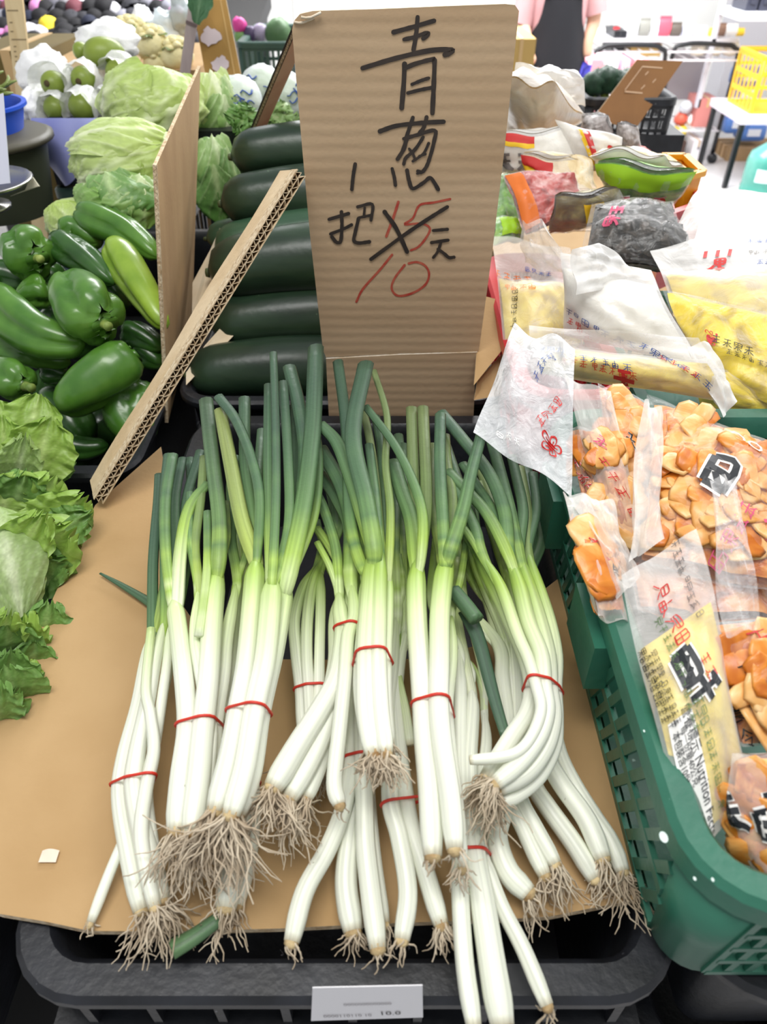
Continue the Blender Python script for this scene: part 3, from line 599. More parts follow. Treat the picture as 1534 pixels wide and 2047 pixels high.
# ---------------------------------------------------------------- slanting strip of double-wall board
A = Py(197, 1003, 0.610); B = Py(603, 345, 0.797)
mid = (A+B)/2; view = (mid - Vector((0, 0, CH))).normalized(); tt = (B-A).normalized(); perp = tt.cross(view).normalized()
if perp.x > 0: perp = -perp
t = thing('cardboard_strip', 'long strip of double-wall cardboard leaning across the cucumbers, cut edge showing', 'cardboard', A)
TH = 0.0105; top_n = (perp*0.97 - view*0.24).normalized(); inn = tt.cross(top_n).normalized(); inn = -inn if inn.dot(view) < 0 else inn
off = top_n*TH/2
for sgn, nm in ((1, 'upper_liner'), (-1, 'lower_liner')):
    q = top_n*sgn*TH/2; g = G(); vsn = []
    N_ = 14
    for i in range(N_+1):
        c = A + (B-A)*(i/N_) + q; wob = 0.0012*math.sin(i*1.7)
        vsn += [c + inn*0.0005 + top_n*wob*0.3, c + inn*(0.062 + 0.004*math.sin(i*0.9)) + top_n*0.0]
    vs2 = vsn + [v - top_n*sgn*0.0008 for v in vsn]; k = len(vsn)
    fs = [[2*i, 2*i+1, 2*i+3, 2*i+2] for i in range(N_)] + [[k+2*i+2, k+2*i+3, k+2*i+1, k+2*i] for i in range(N_)]
    fs += [[2*i, 2*i+2, k+2*i+2, k+2*i] for i in range(N_)] + [[2*i+1, k+2*i+1, k+2*i+3, 2*i+3] for i in range(N_)]
    g.add(vs2, fs); g.build(nm, M('pale_liner', '#d3bd9b', 0.85, c2='#c0a57e', scale=14, stretch=(1, 1, 1), bump=0.25, bscale=90), t, smooth=False)
g = G(); flutes(g, A, B, TH, top_n, 0.0125, 2, 0.0007, 0.02); g.build('corrugated_flutes', m_kraft_edge, t, smooth=False)
g = G(); q = inn*0.021; g.add([A+q-off*0.9, B+q-off*0.9, B+q+off*0.9, A+q+off*0.9], [[0, 1, 2, 3]]); g.build('core_shade_sheet', m_flute_dark, t, smooth=False)  # dark sheet standing in for the shade inside the hollow flutes

# ---------------------------------------------------------------- cucumbers and their crate
ck = crate_body('crate', 'black crate with a grey rim holding the stacked cucumbers', -0.285, 0.17, 0.85, 1.36, RIM, 0.20, m_black, rim=0.02, r=0.05)
m_cuke = M('cucumber_skin', '#182a1e', 0.36, c2='#2b402c', scale=16, stretch=(0.5, 2.2, 2.2), bump=0.14, bscale=55, spec=0.5, spots=('#6f8a6d', 75, 0.76))
m_cuke2 = M('cucumber_skin_light', '#2c4b36', 0.34, c2='#426048', scale=16, stretch=(0.5, 2.2, 2.2), bump=0.14, bscale=55, spec=0.5, spots=('#86a07e', 75, 0.74))
m_tip = M('cucumber_tip', '#57683a', 0.6, c2='#3b3a22', scale=90)
def cucumber(label, xl, yl, yr, D, w, length=0.30, mat=m_cuke, bow=0.01):
    p0 = Py(xl, yl, D); s_ = pxm(p0); r = w/2*s_; p1 = Vector((p0.x + length, D+0.01, p0.z - (yr-yl)*s_)); pts = []; rr = []; n = 22
    for i in range(n+1):
        u = i/n; pts.append(p0.lerp(p1, u) + Vector((0, 0, bow*math.sin(math.pi*u))))
        e = min(u, 1-u)*length/(r*1.15); k = math.sqrt(max(0.0, 1-(1-min(1, e))**2))
        rr.append(r*max(0.08, k)*(1 - 0.06*math.cos(u*5)))
    t = thing('cucumber', label, 'cucumber', p0, 'cucumbers stacked in the crate')
    g = G(); g.tube(pts, rr, 20, lobes=lambda a, u: 1 + 0.018*math.cos(8*a) + 0.01*math.sin(3*a+u*4)); g.build('body', mat, t)
    g = G(); g.tube([p0 + Vector((0.002, 0, 0)), p0 - Vector((0.003, 0, 0)), p0 - Vector((0.004, 0, 0))], [r*0.16, r*0.13, r*0.05], 8); g.build('stem_scar', m_tip, t)
    return t
cucumber('lowest cucumber of the stack, lying along the crate front', 374, 752, 748, 0.925, 120)
cucumber('cucumber on the second layer up from the crate front', 421, 652, 640, 0.985, 112)
cucumber('thick cucumber in mid-stack with a tan scar on its skin', 416, 545, 520, 1.015, 130, 0.30)
cucumber('lighter green cucumber peeping over the scarred one', 428, 498, 470, 1.085, 92, 0.28, m_cuke2)
cucumber('light green cucumber end set back behind the others in mid-stack', 412, 478, 470, 1.15, 66, 0.26, m_cuke2)
cucumber('cucumber second from the top of the stack', 441, 408, 395, 1.13, 104, 0.28)
cucumber('topmost cucumber of the stack, under the leaning card', 461, 314, 308, 1.20, 96, 0.27)
for i, (x, yy, D) in enumerate(((380, 0.75, 0.97), (0, 0, 1.06), (0, 0, 1.16))):   # the layer that carries them
    p = Vector((-0.22, D, RIM-0.09 + 0.055*i)); 
    g = G(); n = 14; r = 0.036
    pts = [p + Vector((0.32*j/n, 0, 0)) for j in range(n+1)]
    g.tube(pts, [r*math.sqrt(max(0.02, 1-(1-min(1, min(j/n, 1-j/n)*0.32/r))**2)) for j in range(n+1)], 14)
    tag(g.build('cucumber', m_cuke), 'dark cucumber at the bottom of the crate under the visible stack', 'cucumber', 'cucumbers hidden low in the crate')
# pale box flap at the side of the cucumbers
fl_ = [Py(385, 565, 1.03), Py(420, 500, 1.07), Py(440, 455, 1.10), Py(432, 560, 1.05), Py(425, 600, 1.0), Py(384, 626, 0.985)]
g = slab(fl_, 0.004, (0.3, -1, 0.5)); tag(g.build('box_flap', [M('pale_flap', '#e0d2b8', 0.85, c2='#cdb896', scale=20), m_kraft_edge], smooth=False), 'pale torn box flap poking up beside the cucumber ends', 'cardboard')
g = slab([Py(372, 745, 0.90), Py(410, 690, 0.94), Py(455, 640, 0.965), Py(470, 668, 0.95), Py(420, 720, 0.92), Py(372, 770, 0.885)], 0.004, (0.2, -1, 0.6)); tag(g.build('box_flap', [MATS['pale_flap'], m_kraft_edge], smooth=False), 'tan box flap below the leaning strip, by the lowest cucumber tip', 'cardboard')

# ---------------------------------------------------------------- green peppers
pc = crate_body('crate', 'black crate full of green peppers', -0.80, -0.30, 0.70, 1.14, RIM-0.01, 0.20, m_black, rim=0.024, r=0.045)
def hpep(y): return -0.005 + 0.175*(900-y)/470
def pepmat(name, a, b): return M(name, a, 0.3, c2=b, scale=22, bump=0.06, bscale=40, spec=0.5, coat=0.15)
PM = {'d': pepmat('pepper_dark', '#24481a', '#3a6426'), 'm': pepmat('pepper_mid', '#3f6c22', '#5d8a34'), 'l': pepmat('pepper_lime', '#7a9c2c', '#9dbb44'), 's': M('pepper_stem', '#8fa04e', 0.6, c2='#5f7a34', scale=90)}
def pepper(label, spec, w, mat, lift=0.0, stem=True, nl=4, sw=1.0, depth=0.2, rot=0.0, face=0):
    P2 = catmull(px(spec), 7); n = len(P2); P3 = []
    for i, (x, y) in enumerate(P2):
        z = RIM + hpep(y) + lift; p = Pz(x, y, z); P3.append(p)
    if face:                                   # stem end turned towards the viewer: pull that end forward along its ray
        for i in range(n):
            d = (Vector((0, 0, CH)) - P3[i]).normalized(); P3[i] += d*face*(1-i/(n-1))
    w *= 1.12; s_ = pxm(P3[n//2]); t = thing('green_pepper', label, 'pepper', P3[n//2] - Vector((0, 0, w/2*s_)), 'green peppers in the black crate')
    rr = []
    for i in range(n):
        u = i/(n-1); pr = ramp([(0, (0.42,)), (0.05, (0.72,)), (0.16, (0.95,)), (0.35, (1.0,)), (0.65, (0.86,)), (0.88, (0.62,)), (0.96, (0.4,)), (1, (0.12,))], u)[0]
        rr.append(w/2*s_*pr)
    ph = rnd.uniform(0, 6)
    def lob(a, u): 
        dd = (depth+0.2)*(1 - 0.35*u); return 1.04 - dd*(1-abs(math.cos(nl/2*(a+rot+0.9*u+0.15*math.sin(3*u+ph)))))**2.4 + 0.06*math.sin(a+ph+2*u)
    # sink the crown around the stem
    ax = (P3[0]-P3[3]).normalized(); g = G()
    ring0 = P3[0] - ax*w*s_*0.10
    g.tube([ring0] + P3, [w*s_*0.06] + rr, 28, lobes=lob); g.build('body', PM[mat], t)
    if stem:
        q = ring0; g = G(); g.tube([q, q+ax*0.006, q+ax*0.014+Vector((0, 0, 0.002)), q+ax*0.020+Vector((0, 0, 0.004))], [0.0075*sw, 0.0048*sw, 0.004*sw, 0.0046*sw], 10); g.build('stem', PM['s'], t)
    return t
pepper('long green pepper at the back, lying beneath the cabbages', 'p 540 80;p 700 150;p 880 230;p 1080 390', 62, 'm', 0.0, stem=False)
pepper('rounded mid-green pepper peeping out below the cabbage leaf', 'p 420 260;p 540 230;p 680 290', 66, 'm', -0.01, stem=False)
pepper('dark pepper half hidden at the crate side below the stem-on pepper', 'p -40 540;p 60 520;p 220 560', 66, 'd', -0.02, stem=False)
pepper('green pepper seen stem-on with a pale round stem, at the pile top', 'p 255 400;p 210 370;p 130 350;p 60 350', 96, 'm', 0.0, face=0.02, sw=1.2)
pepper('dark ridged pepper slanting beside the stem-on pepper', 'p 360 280;p 480 350;p 620 430;p 780 570', 60, 'd', 0.0, stem=False)
pepper('yellowish lime-green pepper with two deep lobes against the divider', 'p 760 300;p 880 470;p 1000 650;p 1130 870', 68, 'l', 0.004, stem=False, nl=2, depth=0.3, rot=0.9)
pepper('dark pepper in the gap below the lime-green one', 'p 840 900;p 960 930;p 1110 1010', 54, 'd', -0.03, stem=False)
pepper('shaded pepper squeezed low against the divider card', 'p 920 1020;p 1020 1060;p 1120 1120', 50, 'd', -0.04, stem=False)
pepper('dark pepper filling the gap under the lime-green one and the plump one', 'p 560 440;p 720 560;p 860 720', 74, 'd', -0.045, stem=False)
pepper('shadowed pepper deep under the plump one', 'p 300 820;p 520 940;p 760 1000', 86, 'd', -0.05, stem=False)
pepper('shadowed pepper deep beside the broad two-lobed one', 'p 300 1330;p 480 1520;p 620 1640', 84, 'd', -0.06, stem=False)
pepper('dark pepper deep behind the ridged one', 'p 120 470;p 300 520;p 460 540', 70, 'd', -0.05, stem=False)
pepper('plump glossy pepper with its stem facing out, in the middle of the pile', 'p 715 850;p 620 750;p 520 650;p 420 570', 112, 'm', 0.012, face=0.03, sw=1.3, depth=0.26)
pepper('hollow-sided pepper hidden behind the twisted one', 'p 340 610;p 240 640;p 120 690', 60, 'm', -0.012, stem=False)
pepper('large twisted pepper with a deep dent, at the side of the pile', 'p -60 620;p 60 760;p 240 900;p 420 960;p 580 975', 84, 'm', 0.004, stem=False, nl=3, depth=0.32)
pepper('long smooth pepper lying under the twisted one', 'p -60 1000;p 120 1030;p 300 1070;p 480 1110', 52, 'm', -0.02, stem=False)
pepper('short pepper end behind the lettuce frill', 'p 280 1180;p 380 1180;p 470 1200', 42, 'd', -0.03, stem=False)
pepper('broad two-lobed pepper sloping down toward the lettuce', 'p 910 1030;p 760 1150;p 580 1290;p 400 1440', 104, 'm', 0.0, stem=False, nl=2, depth=0.3, rot=0.5)
pepper('pepper with a stubby pale stem right above the lettuce', 'p 175 1270;p 90 1220;p 0 1190;p -90 1170', 74, 'm', -0.004, face=0.02, sw=1.3)
pepper('round bulging pepper at the crate corner under the leaning strip', 'p 940 1250;p 900 1400;p 930 1520;p 1020 1620', 104, 'm', -0.03, stem=False)
pepper('dark pepper lying lowest, just above the crate rim', 'p 430 1660;p 560 1690;p 740 1670', 46, 'd', -0.05, stem=False)
for k in range(3):
    x = -0.68 + 0.12*k; g = G(); base = Vector((x, 0.80+0.05*(k % 2), RIM-0.10))
    g.tube([base + Vector((0, 0.24*j/8, 0.02*math.sin(j))) for j in range(9)], [0.036*q for q in (0.3, .8, 1, 1, .95, .9, .8, .6, .2)], 16, lobes=lambda a, u: 1-0.15*(1-abs(math.cos(2*a)))**2)
    tag(g.build('green_pepper', PM['d']), 'green pepper buried at the bottom of the pile', 'pepper', 'peppers buried in the crate')

# ---------------------------------------------------------------- leaves
m_lett = M('lettuce_leaf', attr=True, rough=0.42, bump=0.35, bscale=70, spec=0.4, transl=0.22)
m_cabb = M('cabbage_leaf', attr=True, rough=0.4, bump=0.3, bscale=55, spec=0.4, transl=0.15)
def leafmesh(base, tip, width, nrm, ruffle=0.012, arch=0.02, cup=0.15, freq=4.0, edge=(0.30, 0.46, 0.10), mid=(0.62, 0.74, 0.38), seed=0, nu=30, nv=64, point=0.55):
    base = Vector(base); tip = Vector(tip); ax = tip-base; L_ = ax.length; ax.normalize(); n = Vector(nrm); n = (n - ax*n.dot(ax)).normalized(); sd = ax.cross(n); rr = random.Random(seed); ph = [rr.uniform(0, 6.28) for _ in range(6)]
    def prof(t): return (0.18 + 0.82*math.sin(min(1, t/point)*math.pi/2)) * (1 if t < point else math.sqrt(max(0.02, 1-((t-point)/(1-point))**2*0.92)))
    def fn(u, v):
        s = u*2-1; t = v; w = width/2*prof(t); e = abs(s)
        rf = ruffle*(e**3)*(math.sin(freq*6.28*t*(1 if s > 0 else 1.13) + ph[0 if s > 0 else 1]) + 0.35*math.sin(freq*13.1*t + ph[2 if s > 0 else 3]))
        tipr = ruffle*(t**5)*(math.sin(s*11+ph[4]) + 0.5*math.sin(s*23+ph[5]))*1.1
        cr = 0.0022*noise.noise(Vector((s*6, t*9, seed*3.1)))*(L_/0.12)
        return base + ax*(L_*t*(1-0.05*s*s) + 0.25*tipr) + sd*(w*s + rf*0.35) + n*(arch*math.sin(math.pi*t*0.9) + cup*w*s*s - rf - tipr + cr)
    def cf(u, v):
        s = abs(u*2-1); rib = math.exp(-(s/(0.10+0.12*(1-v)))**2)*(1-0.75*v)
        vein = max(0, math.cos((s*2.2 - v*3.0)*9))**10*0.35*(1-v*0.5)
        c = lerpc(edge, mid, min(1, rib + vein + (1-v)*0.25)); k = 0.88+0.24*rr.random(); return tuple(x*k for x in c)
    g = G(); g.grid(fn, nu, nv, cf); return g
def LP(x, y, h):
    ox, oy, k = CROPS['l']; return PB(ox+x*k, oy+y*k, h)
def lettuce(label, base_px, leaves):
    t = thing('lettuce_head', label, 'lettuce', LP(base_px[0], base_px[1], -0.03), 'leaf lettuces beside the cardboard')
    for i, lf in enumerate(leaves):
        (bx, by, bh), (tx, ty, th), w, kw = lf
        b = LP(bx, by, bh); q = LP(tx, ty, th); kw = dict(kw); nr = kw.pop('n', None) or (Vector((0, 0, CH)) - q).normalized()
        kw['ruffle'] = kw.get('ruffle', .012)*0.24; kw['freq'] = kw.get('freq', 4)*1.5; kw.setdefault('point', .6); kw.setdefault('arch', .012)
        g = leafmesh(b, q, w*1.3*CROPS['l'][2]*pxm(q), nr, seed=rnd.randint(0, 9999), **kw); g.build('leaf', m_lett, t)
    return t
YG = dict(edge=(0.27, 0.44, 0.07), mid=(0.60, 0.72, 0.30)); DG = dict(edge=(0.15, 0.30, 0.065), mid=(0.40, 0.55, 0.22)); PG = dict(edge=(0.30, 0.44, 0.13), mid=(0.72, 0.80, 0.52))
lettuce('frilly lettuce head touching the peppers', (60, 520), [
    ((-20, 640, -.02), (-90, 240, .04), 300, dict(DG)), ((60, 640, -.03), (40, 330, .03), 300, dict(DG, ruffle=.015)), ((130, 640, -.02), (-20, 150, .055), 240, dict(YG, ruffle=.01)),
    ((120, 560, -.01), (230, 110, .06), 260, dict(YG, ruffle=.016, freq=3)), ((170, 680, -.02), (300, 250, .055), 300, dict(YG, ruffle=.02, freq=3)), ((90, 640, -.01), (150, 340, .07), 200, dict(PG, ruffle=.015)), ((40, 600, 0), (10, 230, .07), 180, dict(YG, ruffle=.014)), ((240, 620, -.03), (350, 360, .03), 220, dict(DG, ruffle=.015))])
lettuce('broad ruffled lettuce head pressed against the cardboard edge', (150, 1050), [
    ((100, 900, -.02), (330, 590, .05), 420, dict(YG, ruffle=.02, freq=3.5)), ((60, 860, -.01), (160, 560, .06), 330, dict(DG, ruffle=.02)), ((180, 1020, -.02), (500, 700, .045), 300, dict(YG, ruffle=.018)),
    ((140, 1080, -.02), (420, 880, .05), 400, dict(YG, ruffle=.022, freq=3)), ((150, 1150, -.02), (400, 1080, .02), 320, dict(DG, ruffle=.012)), ((330, 1280, -.03), (190, 1070, .03), 260, dict(DG, ruffle=.006, freq=2)), ((0, 880, 0), (40, 600, .05), 260, dict(YG, ruffle=.016)), ((-60, 850, -.02), (-40, 640, .05), 240, dict(YG)),
    ((60, 1120, 0), (260, 800, .075), 260, dict(YG, ruffle=.018)), ((230, 980, .0), (540, 800, .03), 200, dict(DG, ruffle=.016))])
lettuce('pale-ribbed lettuce head with a smooth folded outer leaf', (60, 1400), [
    ((130, 1430, 0), (-10, 790, .055), 330, dict(PG, ruffle=.004, cup=-.35, arch=.03)), ((-40, 1450, 0), (-80, 880, .05), 260, dict(PG, ruffle=.005, cup=-.3)), ((170, 1440, -.01), (90, 960, .05), 200, dict(PG, ruffle=.006, cup=-.3)),
    ((250, 1560, -.03), (290, 1310, .02), 240, dict(DG, ruffle=.012)), ((120, 1560, -.02), (120, 1400, .04), 260, dict(YG, ruffle=.016)), ((20, 1500, 0), (60, 1370, .06), 220, dict(YG, ruffle=.014))])
lettuce('dark green lettuce head below the pale-ribbed one', (40, 1800), [
    ((60, 1620, -.01), (40, 1430, .045), 300, dict(DG, ruffle=.008)), ((180, 1720, -.03), (210, 1530, .02), 260, dict(DG, ruffle=.01)), ((60, 1800, -.02), (60, 1590, .04), 280, dict(DG, ruffle=.01)),
    ((90, 1930, -.02), (30, 1680, .04), 320, dict(DG, ruffle=.006)), ((-20, 2050, -.02), (-20, 1780, .04), 240, dict(DG)), ((120, 1800, -.03), (150, 1640, .02), 240, dict(YG, ruffle=.012)), ((20, 2000, -.03), (100, 1820, .02), 220, dict(DG))])
crate_body('crate', 'black crate under the leaf lettuces', -0.82, -0.31, 0.15, 0.69, RIM-0.06, 0.20, m_black, rim=0.022, r=0.045)

# ---------------------------------------------------------------- cabbages
def wrapleaf(c, R, bd, td, half, off, seed, ruffle=0.06, edge=(0.42, 0.58, 0.16), mid=(0.78, 0.84, 0.56), nu=30, nv=36, curl=0.0):
    bd = Vector(bd).normalized(); td = Vector(td).normalized(); ang = bd.angle(td); axr = bd.cross(td).normalized(); rr = random.Random(seed)
    p1, p2, p3 = rr.uniform(0, 6), rr.uniform(0, 6), rr.uniform(0, 6)
    def fn(u, v):
        s = u*2-1; d = Matrix.Rotation(ang*v, 3, axr) @ bd; tn = (axr.cross(d)).normalized()
        w = half*(0.35+0.65*math.sin(min(1, v/0.6)*math.pi/2))*(1 if v < .6 else math.sqrt(max(.05, 1-((v-.6)/.4)**2*.85)))
        d2 = Matrix.Rotation(s*w, 3, tn) @ d; e = max(abs(s)**3, v**6)
        k = 1 + off + ruffle*e*(math.sin(7*v+p1+3*s) + .5*math.sin(15*v+p2)) + 0.05*noise.noise(Vector((s*4+seed, v*6, p3))) + 0.03*noise.noise(Vector((s*11+seed, v*14, p3))) + curl*e + 0.045*max(0, math.cos((abs(s)*1.7 - v*2.0)*8))**4*(1-0.4*v) + 0.05*math.exp(-(s/0.12)**2)*(1-v)
        return c + Vector((d2.x*R[0]*k, d2.y*R[1]*k, d2.z*R[2]*k))
    def cf(u, v):
        s = abs(u*2-1); rib = math.exp(-(s/(0.16*(1-v)+0.03))**2)*(1.05-v); vein = max(0, math.cos((s*1.7 - v*2.0)*8))**8*0.45*(1-0.5*v)
        c_ = lerpc(edge, mid, min(1, rib+vein+0.3*(1-v))); k = .93+.14*rr.random(); return tuple(x*k for x in c_)
    g = G(); g.grid(fn, nu, nv, cf); return g
def cabbage(label, x, y, D, rx, rz, leaves, core=(0.55, 0.66, 0.28), ry=None):
    c = Py(x, y, D); s_ = pxm(c); R = (rx*s_, (ry or rx)*s_*0.9, rz*s_)
    t = thing('cabbage', label, 'cabbage', c - Vector((0, 0, R[2])), 'pale loose-leaf cabbages behind the peppers')
    g = G()
    def fn(u, v):
        a = u*2*math.pi; b = math.pi*v; d = Vector((math.cos(a)*math.sin(b), math.sin(a)*math.sin(b), math.cos(b)))
        k = 0.93+0.05*noise.noise(d*3+Vector((x, 0, 0))); return c + Vector((d.x*R[0]*k, d.y*R[1]*k, d.z*R[2]*k))
    g.grid(fn, 20, 12, lambda u, v: core, closed_u=True); g.build('heart', m_cabb, t)
    for i, lf in enumerate(leaves):
        bd, td, half, kw = lf; wrapleaf(c, R, bd, td, half, 0.03+0.03*i, rnd.randint(0, 999), **kw).build('leaf', m_cabb, t)
    return t
cY = dict(edge=(0.44, 0.58, 0.15), mid=(0.80, 0.86, 0.58)); cG = dict(edge=(0.20, 0.38, 0.08), mid=(0.62, 0.74, 0.42)); cD = dict(edge=(0.10, 0.26, 0.05), mid=(0.45, 0.6, 0.28))
cabbage('pale yellow-green cabbage on top of the heap, ribs fanning out', 312, 205, 1.42, 96, 68, [((-.8, -.2, -.9), (.3, -.5, .9), 1.0, dict(cY)), ((.2, -.9, -.9), (.5, -.3, 1), 1.1, dict(cY)), ((-.5, -.9, -.8), (.6, -.7, .55), .9, dict(cY, ruffle=.09)), ((-.9, -.5, -.3), (.0, -.4, 1), .8, dict(cY))])
cabbage('pale cabbage with a broad white rib, in the middle of the heap', 258, 318, 1.25, 104, 66, [((.9, -.3, -.6), (.2, -.4, .9), 1.0, dict(cY)), ((-1, -.3, -.7), (.3, -.9, .5), .95, dict(cY)), ((-.95, -.5, -.5), (.7, -.6, .6), .8, dict(cY, ruffle=.1)), ((-.7, -.2, .3), (.8, -.3, .7), .7, dict(cY))])
cabbage('greener crinkled cabbage lowest in the heap, right above the peppers', 250, 402, 1.15, 84, 58, [((-.7, -.4, .7), (.0, -.9, -.6), .9, dict(cG, ruffle=.08)), ((.5, -.2, .9), (.5, -.9, -.5), .9, dict(cG, ruffle=.1)), ((-.2, -.3, 1), (.3, -1, -.2), .9, dict(cD, ruffle=.1)), ((-.9, 0, -.3), (-.2, -.9, .4), .7, dict(cG))], core=(.25, .42, .12))
cabbage('small pale cabbage tucked beside the dark pepper tops', 150, 440, 1.14, 58, 44, [((-.8, -.3, -.8), (.6, -.4, .8), 1.0, dict(cY)), ((.5, -.8, -.7), (-.2, -.5, .9), .9, dict(cY))])
cabbage('loose green cabbage standing behind the divider card', 424, 240, 1.50, 62, 88, [((.2, -.3, 1), (.6, -.8, -.5), 1.0, dict(cY, ruffle=.1)), ((.6, -.2, .9), (.9, -.5, -.7), .8, dict(cG, ruffle=.12)), ((.5, -.6, .5), (.5, -.9, -.9), .9, dict(cG, ruffle=.12))])
cabbage('dark leafy cabbage by the cucumber crate side', 428, 360, 1.30, 54, 84, [((.2, -.3, 1), (.5, -.8, -.5), 1.0, dict(cG, ruffle=.12)), ((.7, -.4, .8), (.8, -.5, -.7), .8, dict(cD, ruffle=.15)), ((.2, -.8, .4), (.3, -.9, -.9), .9, dict(cD, ruffle=.14))], core=(.16, .30, .08))
crate_body('crate', 'black crate under the heap of pale cabbages', -0.52, -0.30, 1.15, 1.47, RIM+0.02, 0.20, m_black, rim=0.022)
# ---------------------------------------------------------------- baskets on the right
def lattice_wall(a, b, c, d, nx, nz, bw, th, slant=0.0, mat=None, parent=None, name='wall_grid', solid=0.0):
    # a,b bottom corners, d,c top corners; bars between them
    a, b, c, d = map(Vector, (a, b, c, d)); g = G(); n = (b-a).cross(d-a).normalized()
    def P(u, v): return (a*(1-u) + b*u)*(1-v) + (d*(1-u) + c*u)*v
    for j in range(nz+1):
        v = j/nz; g.bar(P(0, v), P(1, v), bw, th, up=n)
    m = nx
    for i in range(-int(slant*nx)-1, nx+int(slant*nx)+2):
        u0 = i/m; u1 = u0 + slant; v0, v1 = 0.0, 1.0
        if slant == 0 and not 0 <= u0 <= 1: continue
        if slant:
            if u1 <= 0 or u0 >= 1: continue
            if u0 < 0: v0 = -u0/slant; u0_ = 0.0
            else: u0_ = u0
            if u1 > 1: v1 = (1-u0)/slant; u1_ = 1.0
            else: u1_ = u1
            g.bar(P(u0_, v0), P(u1_, v1), bw*0.8, th*0.8, up=n)
        else: g.bar(P(u0, 0), P(u0, 1), bw*0.8, th*0.8, up=n)
    return g.build(name, mat, parent, smooth=False)
def basket(name, label, x0, x1, y0, y1, zb, zt, mat, rim=0.024, r=0.05, inset=0.014, nx=12, slant_left=0.0, cat='basket', bw=0.006, group=None):
    t = thing(name, label, cat, ((x0+x1)/2, (y0+y1)/2, zb), group)
    def R(ins, z): return rrect(x0+ins, x1-ins, y0+ins, y1-ins, max(0.006, r-ins), z)
    g = G(); h = 0.022
    rings = [R(0.006, zt-h), R(0.0, zt-h+0.003), R(0.0, zt-0.004), R(0.004, zt), R(rim-0.006, zt-0.001), R(rim-0.002, zt-0.006), R(rim-0.001, zt-h), R(0.006, zt-h)]
    g.loft(rings, close_end=False); g.build('rim', mat, t, sharp=True)
    i = inset; g = G(); g.loft([R(i+0.004, zb), R(i+0.004, zb+0.006)], close_end=True, close_start=True); g.build('floor_panel', mat, t, sharp=True)
    zz0, zz1 = zb+0.003, zt-h; it = 0.006; k = r*0.8
    lattice_wall((x0+i, y1-k, zz0), (x0+i, y0+k, zz0), (x0+it, y0+k, zz1), (x0+it, y1-k, zz1), nx, 3 if not slant_left else 2, bw*1.5, 0.004, slant_left, mat, t)
    lattice_wall((x1-i, y0+k, zz0), (x1-i, y1-k, zz0), (x1-it, y1-k, zz1), (x1-it, y0+k, zz1), nx, 3, bw, 0.004, 0, mat, t)
    lattice_wall((x0+k, y0+i, zz0), (x1-k, y0+i, zz0), (x1-k, y0+it, zz1), (x0+k, y0+it, zz1), int(nx*0.9), 4, bw, 0.004, 0, mat, t)
    lattice_wall((x1-k, y1-i, zz0), (x0+k, y1-i, zz0), (x0+k, y1-it, zz1), (x1-k, y1-it, zz1), int(nx*0.9), 4, bw, 0.004, 0, mat, t)
    for cx, cy, a0 in ((x1-k, y1-k, 0), (x0+k, y1-k, 90), (x0+k, y0+k, 180), (x1-k, y0+k, 270)):
        g = G(); outer = []; 
        for q in range(7):
            a = math.radians(a0+90*q/6); e = Vector((math.cos(a), math.sin(a), 0)); c0 = Vector((cx, cy, 0))
            outer.append([c0 + e*(k-i) + Vector((0, 0, zb)), c0 + e*(k-it) + Vector((0, 0, zz1)), c0 + e*(k-it-0.003) + Vector((0, 0, zz1)), c0 + e*(k-i-0.003) + Vector((0, 0, zb))])
        vs_ = [p for o in outer for p in o]
        g.add(vs_, [[4*q+w, 4*q+4+w, 4*q+4+(w+1) % 4, 4*q+(w+1) % 4] for q in range(6) for w in range(4)]); g.build('corner', mat, t)
    return t
BZ = ZC + 0.0005
gb = basket('basket', 'green plastic basket with slanted slots holding orange food bags', 0.158, 0.47, 0.150, 0.625, BZ, BZ+0.122, m_green_pl, nx=20, slant_left=0.12)
g = G(); g.tube([Vector((0.160, 0.36-0.02*math.cos(a), BZ+0.118)) for a in (0, 1)], 0.001, 4)
for k, (x, y) in enumerate(((1327, 1674), (1325, 1600))):
    pass
# thick block on the rim's inside where the handle sits, and a label scratch
g = G(); g.box((0.150, 0.335, BZ+0.055), (0.166, 0.40, BZ+0.102)); g.build('handle_block', m_green_pl, gb, smooth=False)
g = G(); g.box((0.150, 0.50, BZ+0.045), (0.166, 0.56, BZ+0.102)); g.build('handle_block', m_green_pl, gb, smooth=False)
for (x, y, s_) in ((1327, 1674, .75), (1389, 1757, .25), (1425, 1759, .25), (1288, 1462, .2)):
    c0 = Pz(x, y, BZ+0.1222); g = G(); g.grid(lambda u, v: c0 + Vector((0.003*s_*v*math.cos(u*6.283), 0.0042*s_*v*math.sin(u*6.283), 0.0004)), 12, 2, closed_u=True); g.build('scuff', M('pale_scuff', '#cfe0da', 0.6), gb)
sup = crate_body('crate', 'black crate beneath the green basket of orange bags', 0.20, 0.50, 0.15, 0.63, RIM+0.003, 0.16, m_black)
sup2 = crate_body('crate', 'black crate low down under the basket side of the stall', 0.20, 0.50, 0.15, 0.63, RIM-0.17, 0.30, m_black)
g = G(); pp = [Pz(1410+i*14, 1890+20*math.sin(i*1.2)-i*6, BZ+0.06) for i in range(4)]

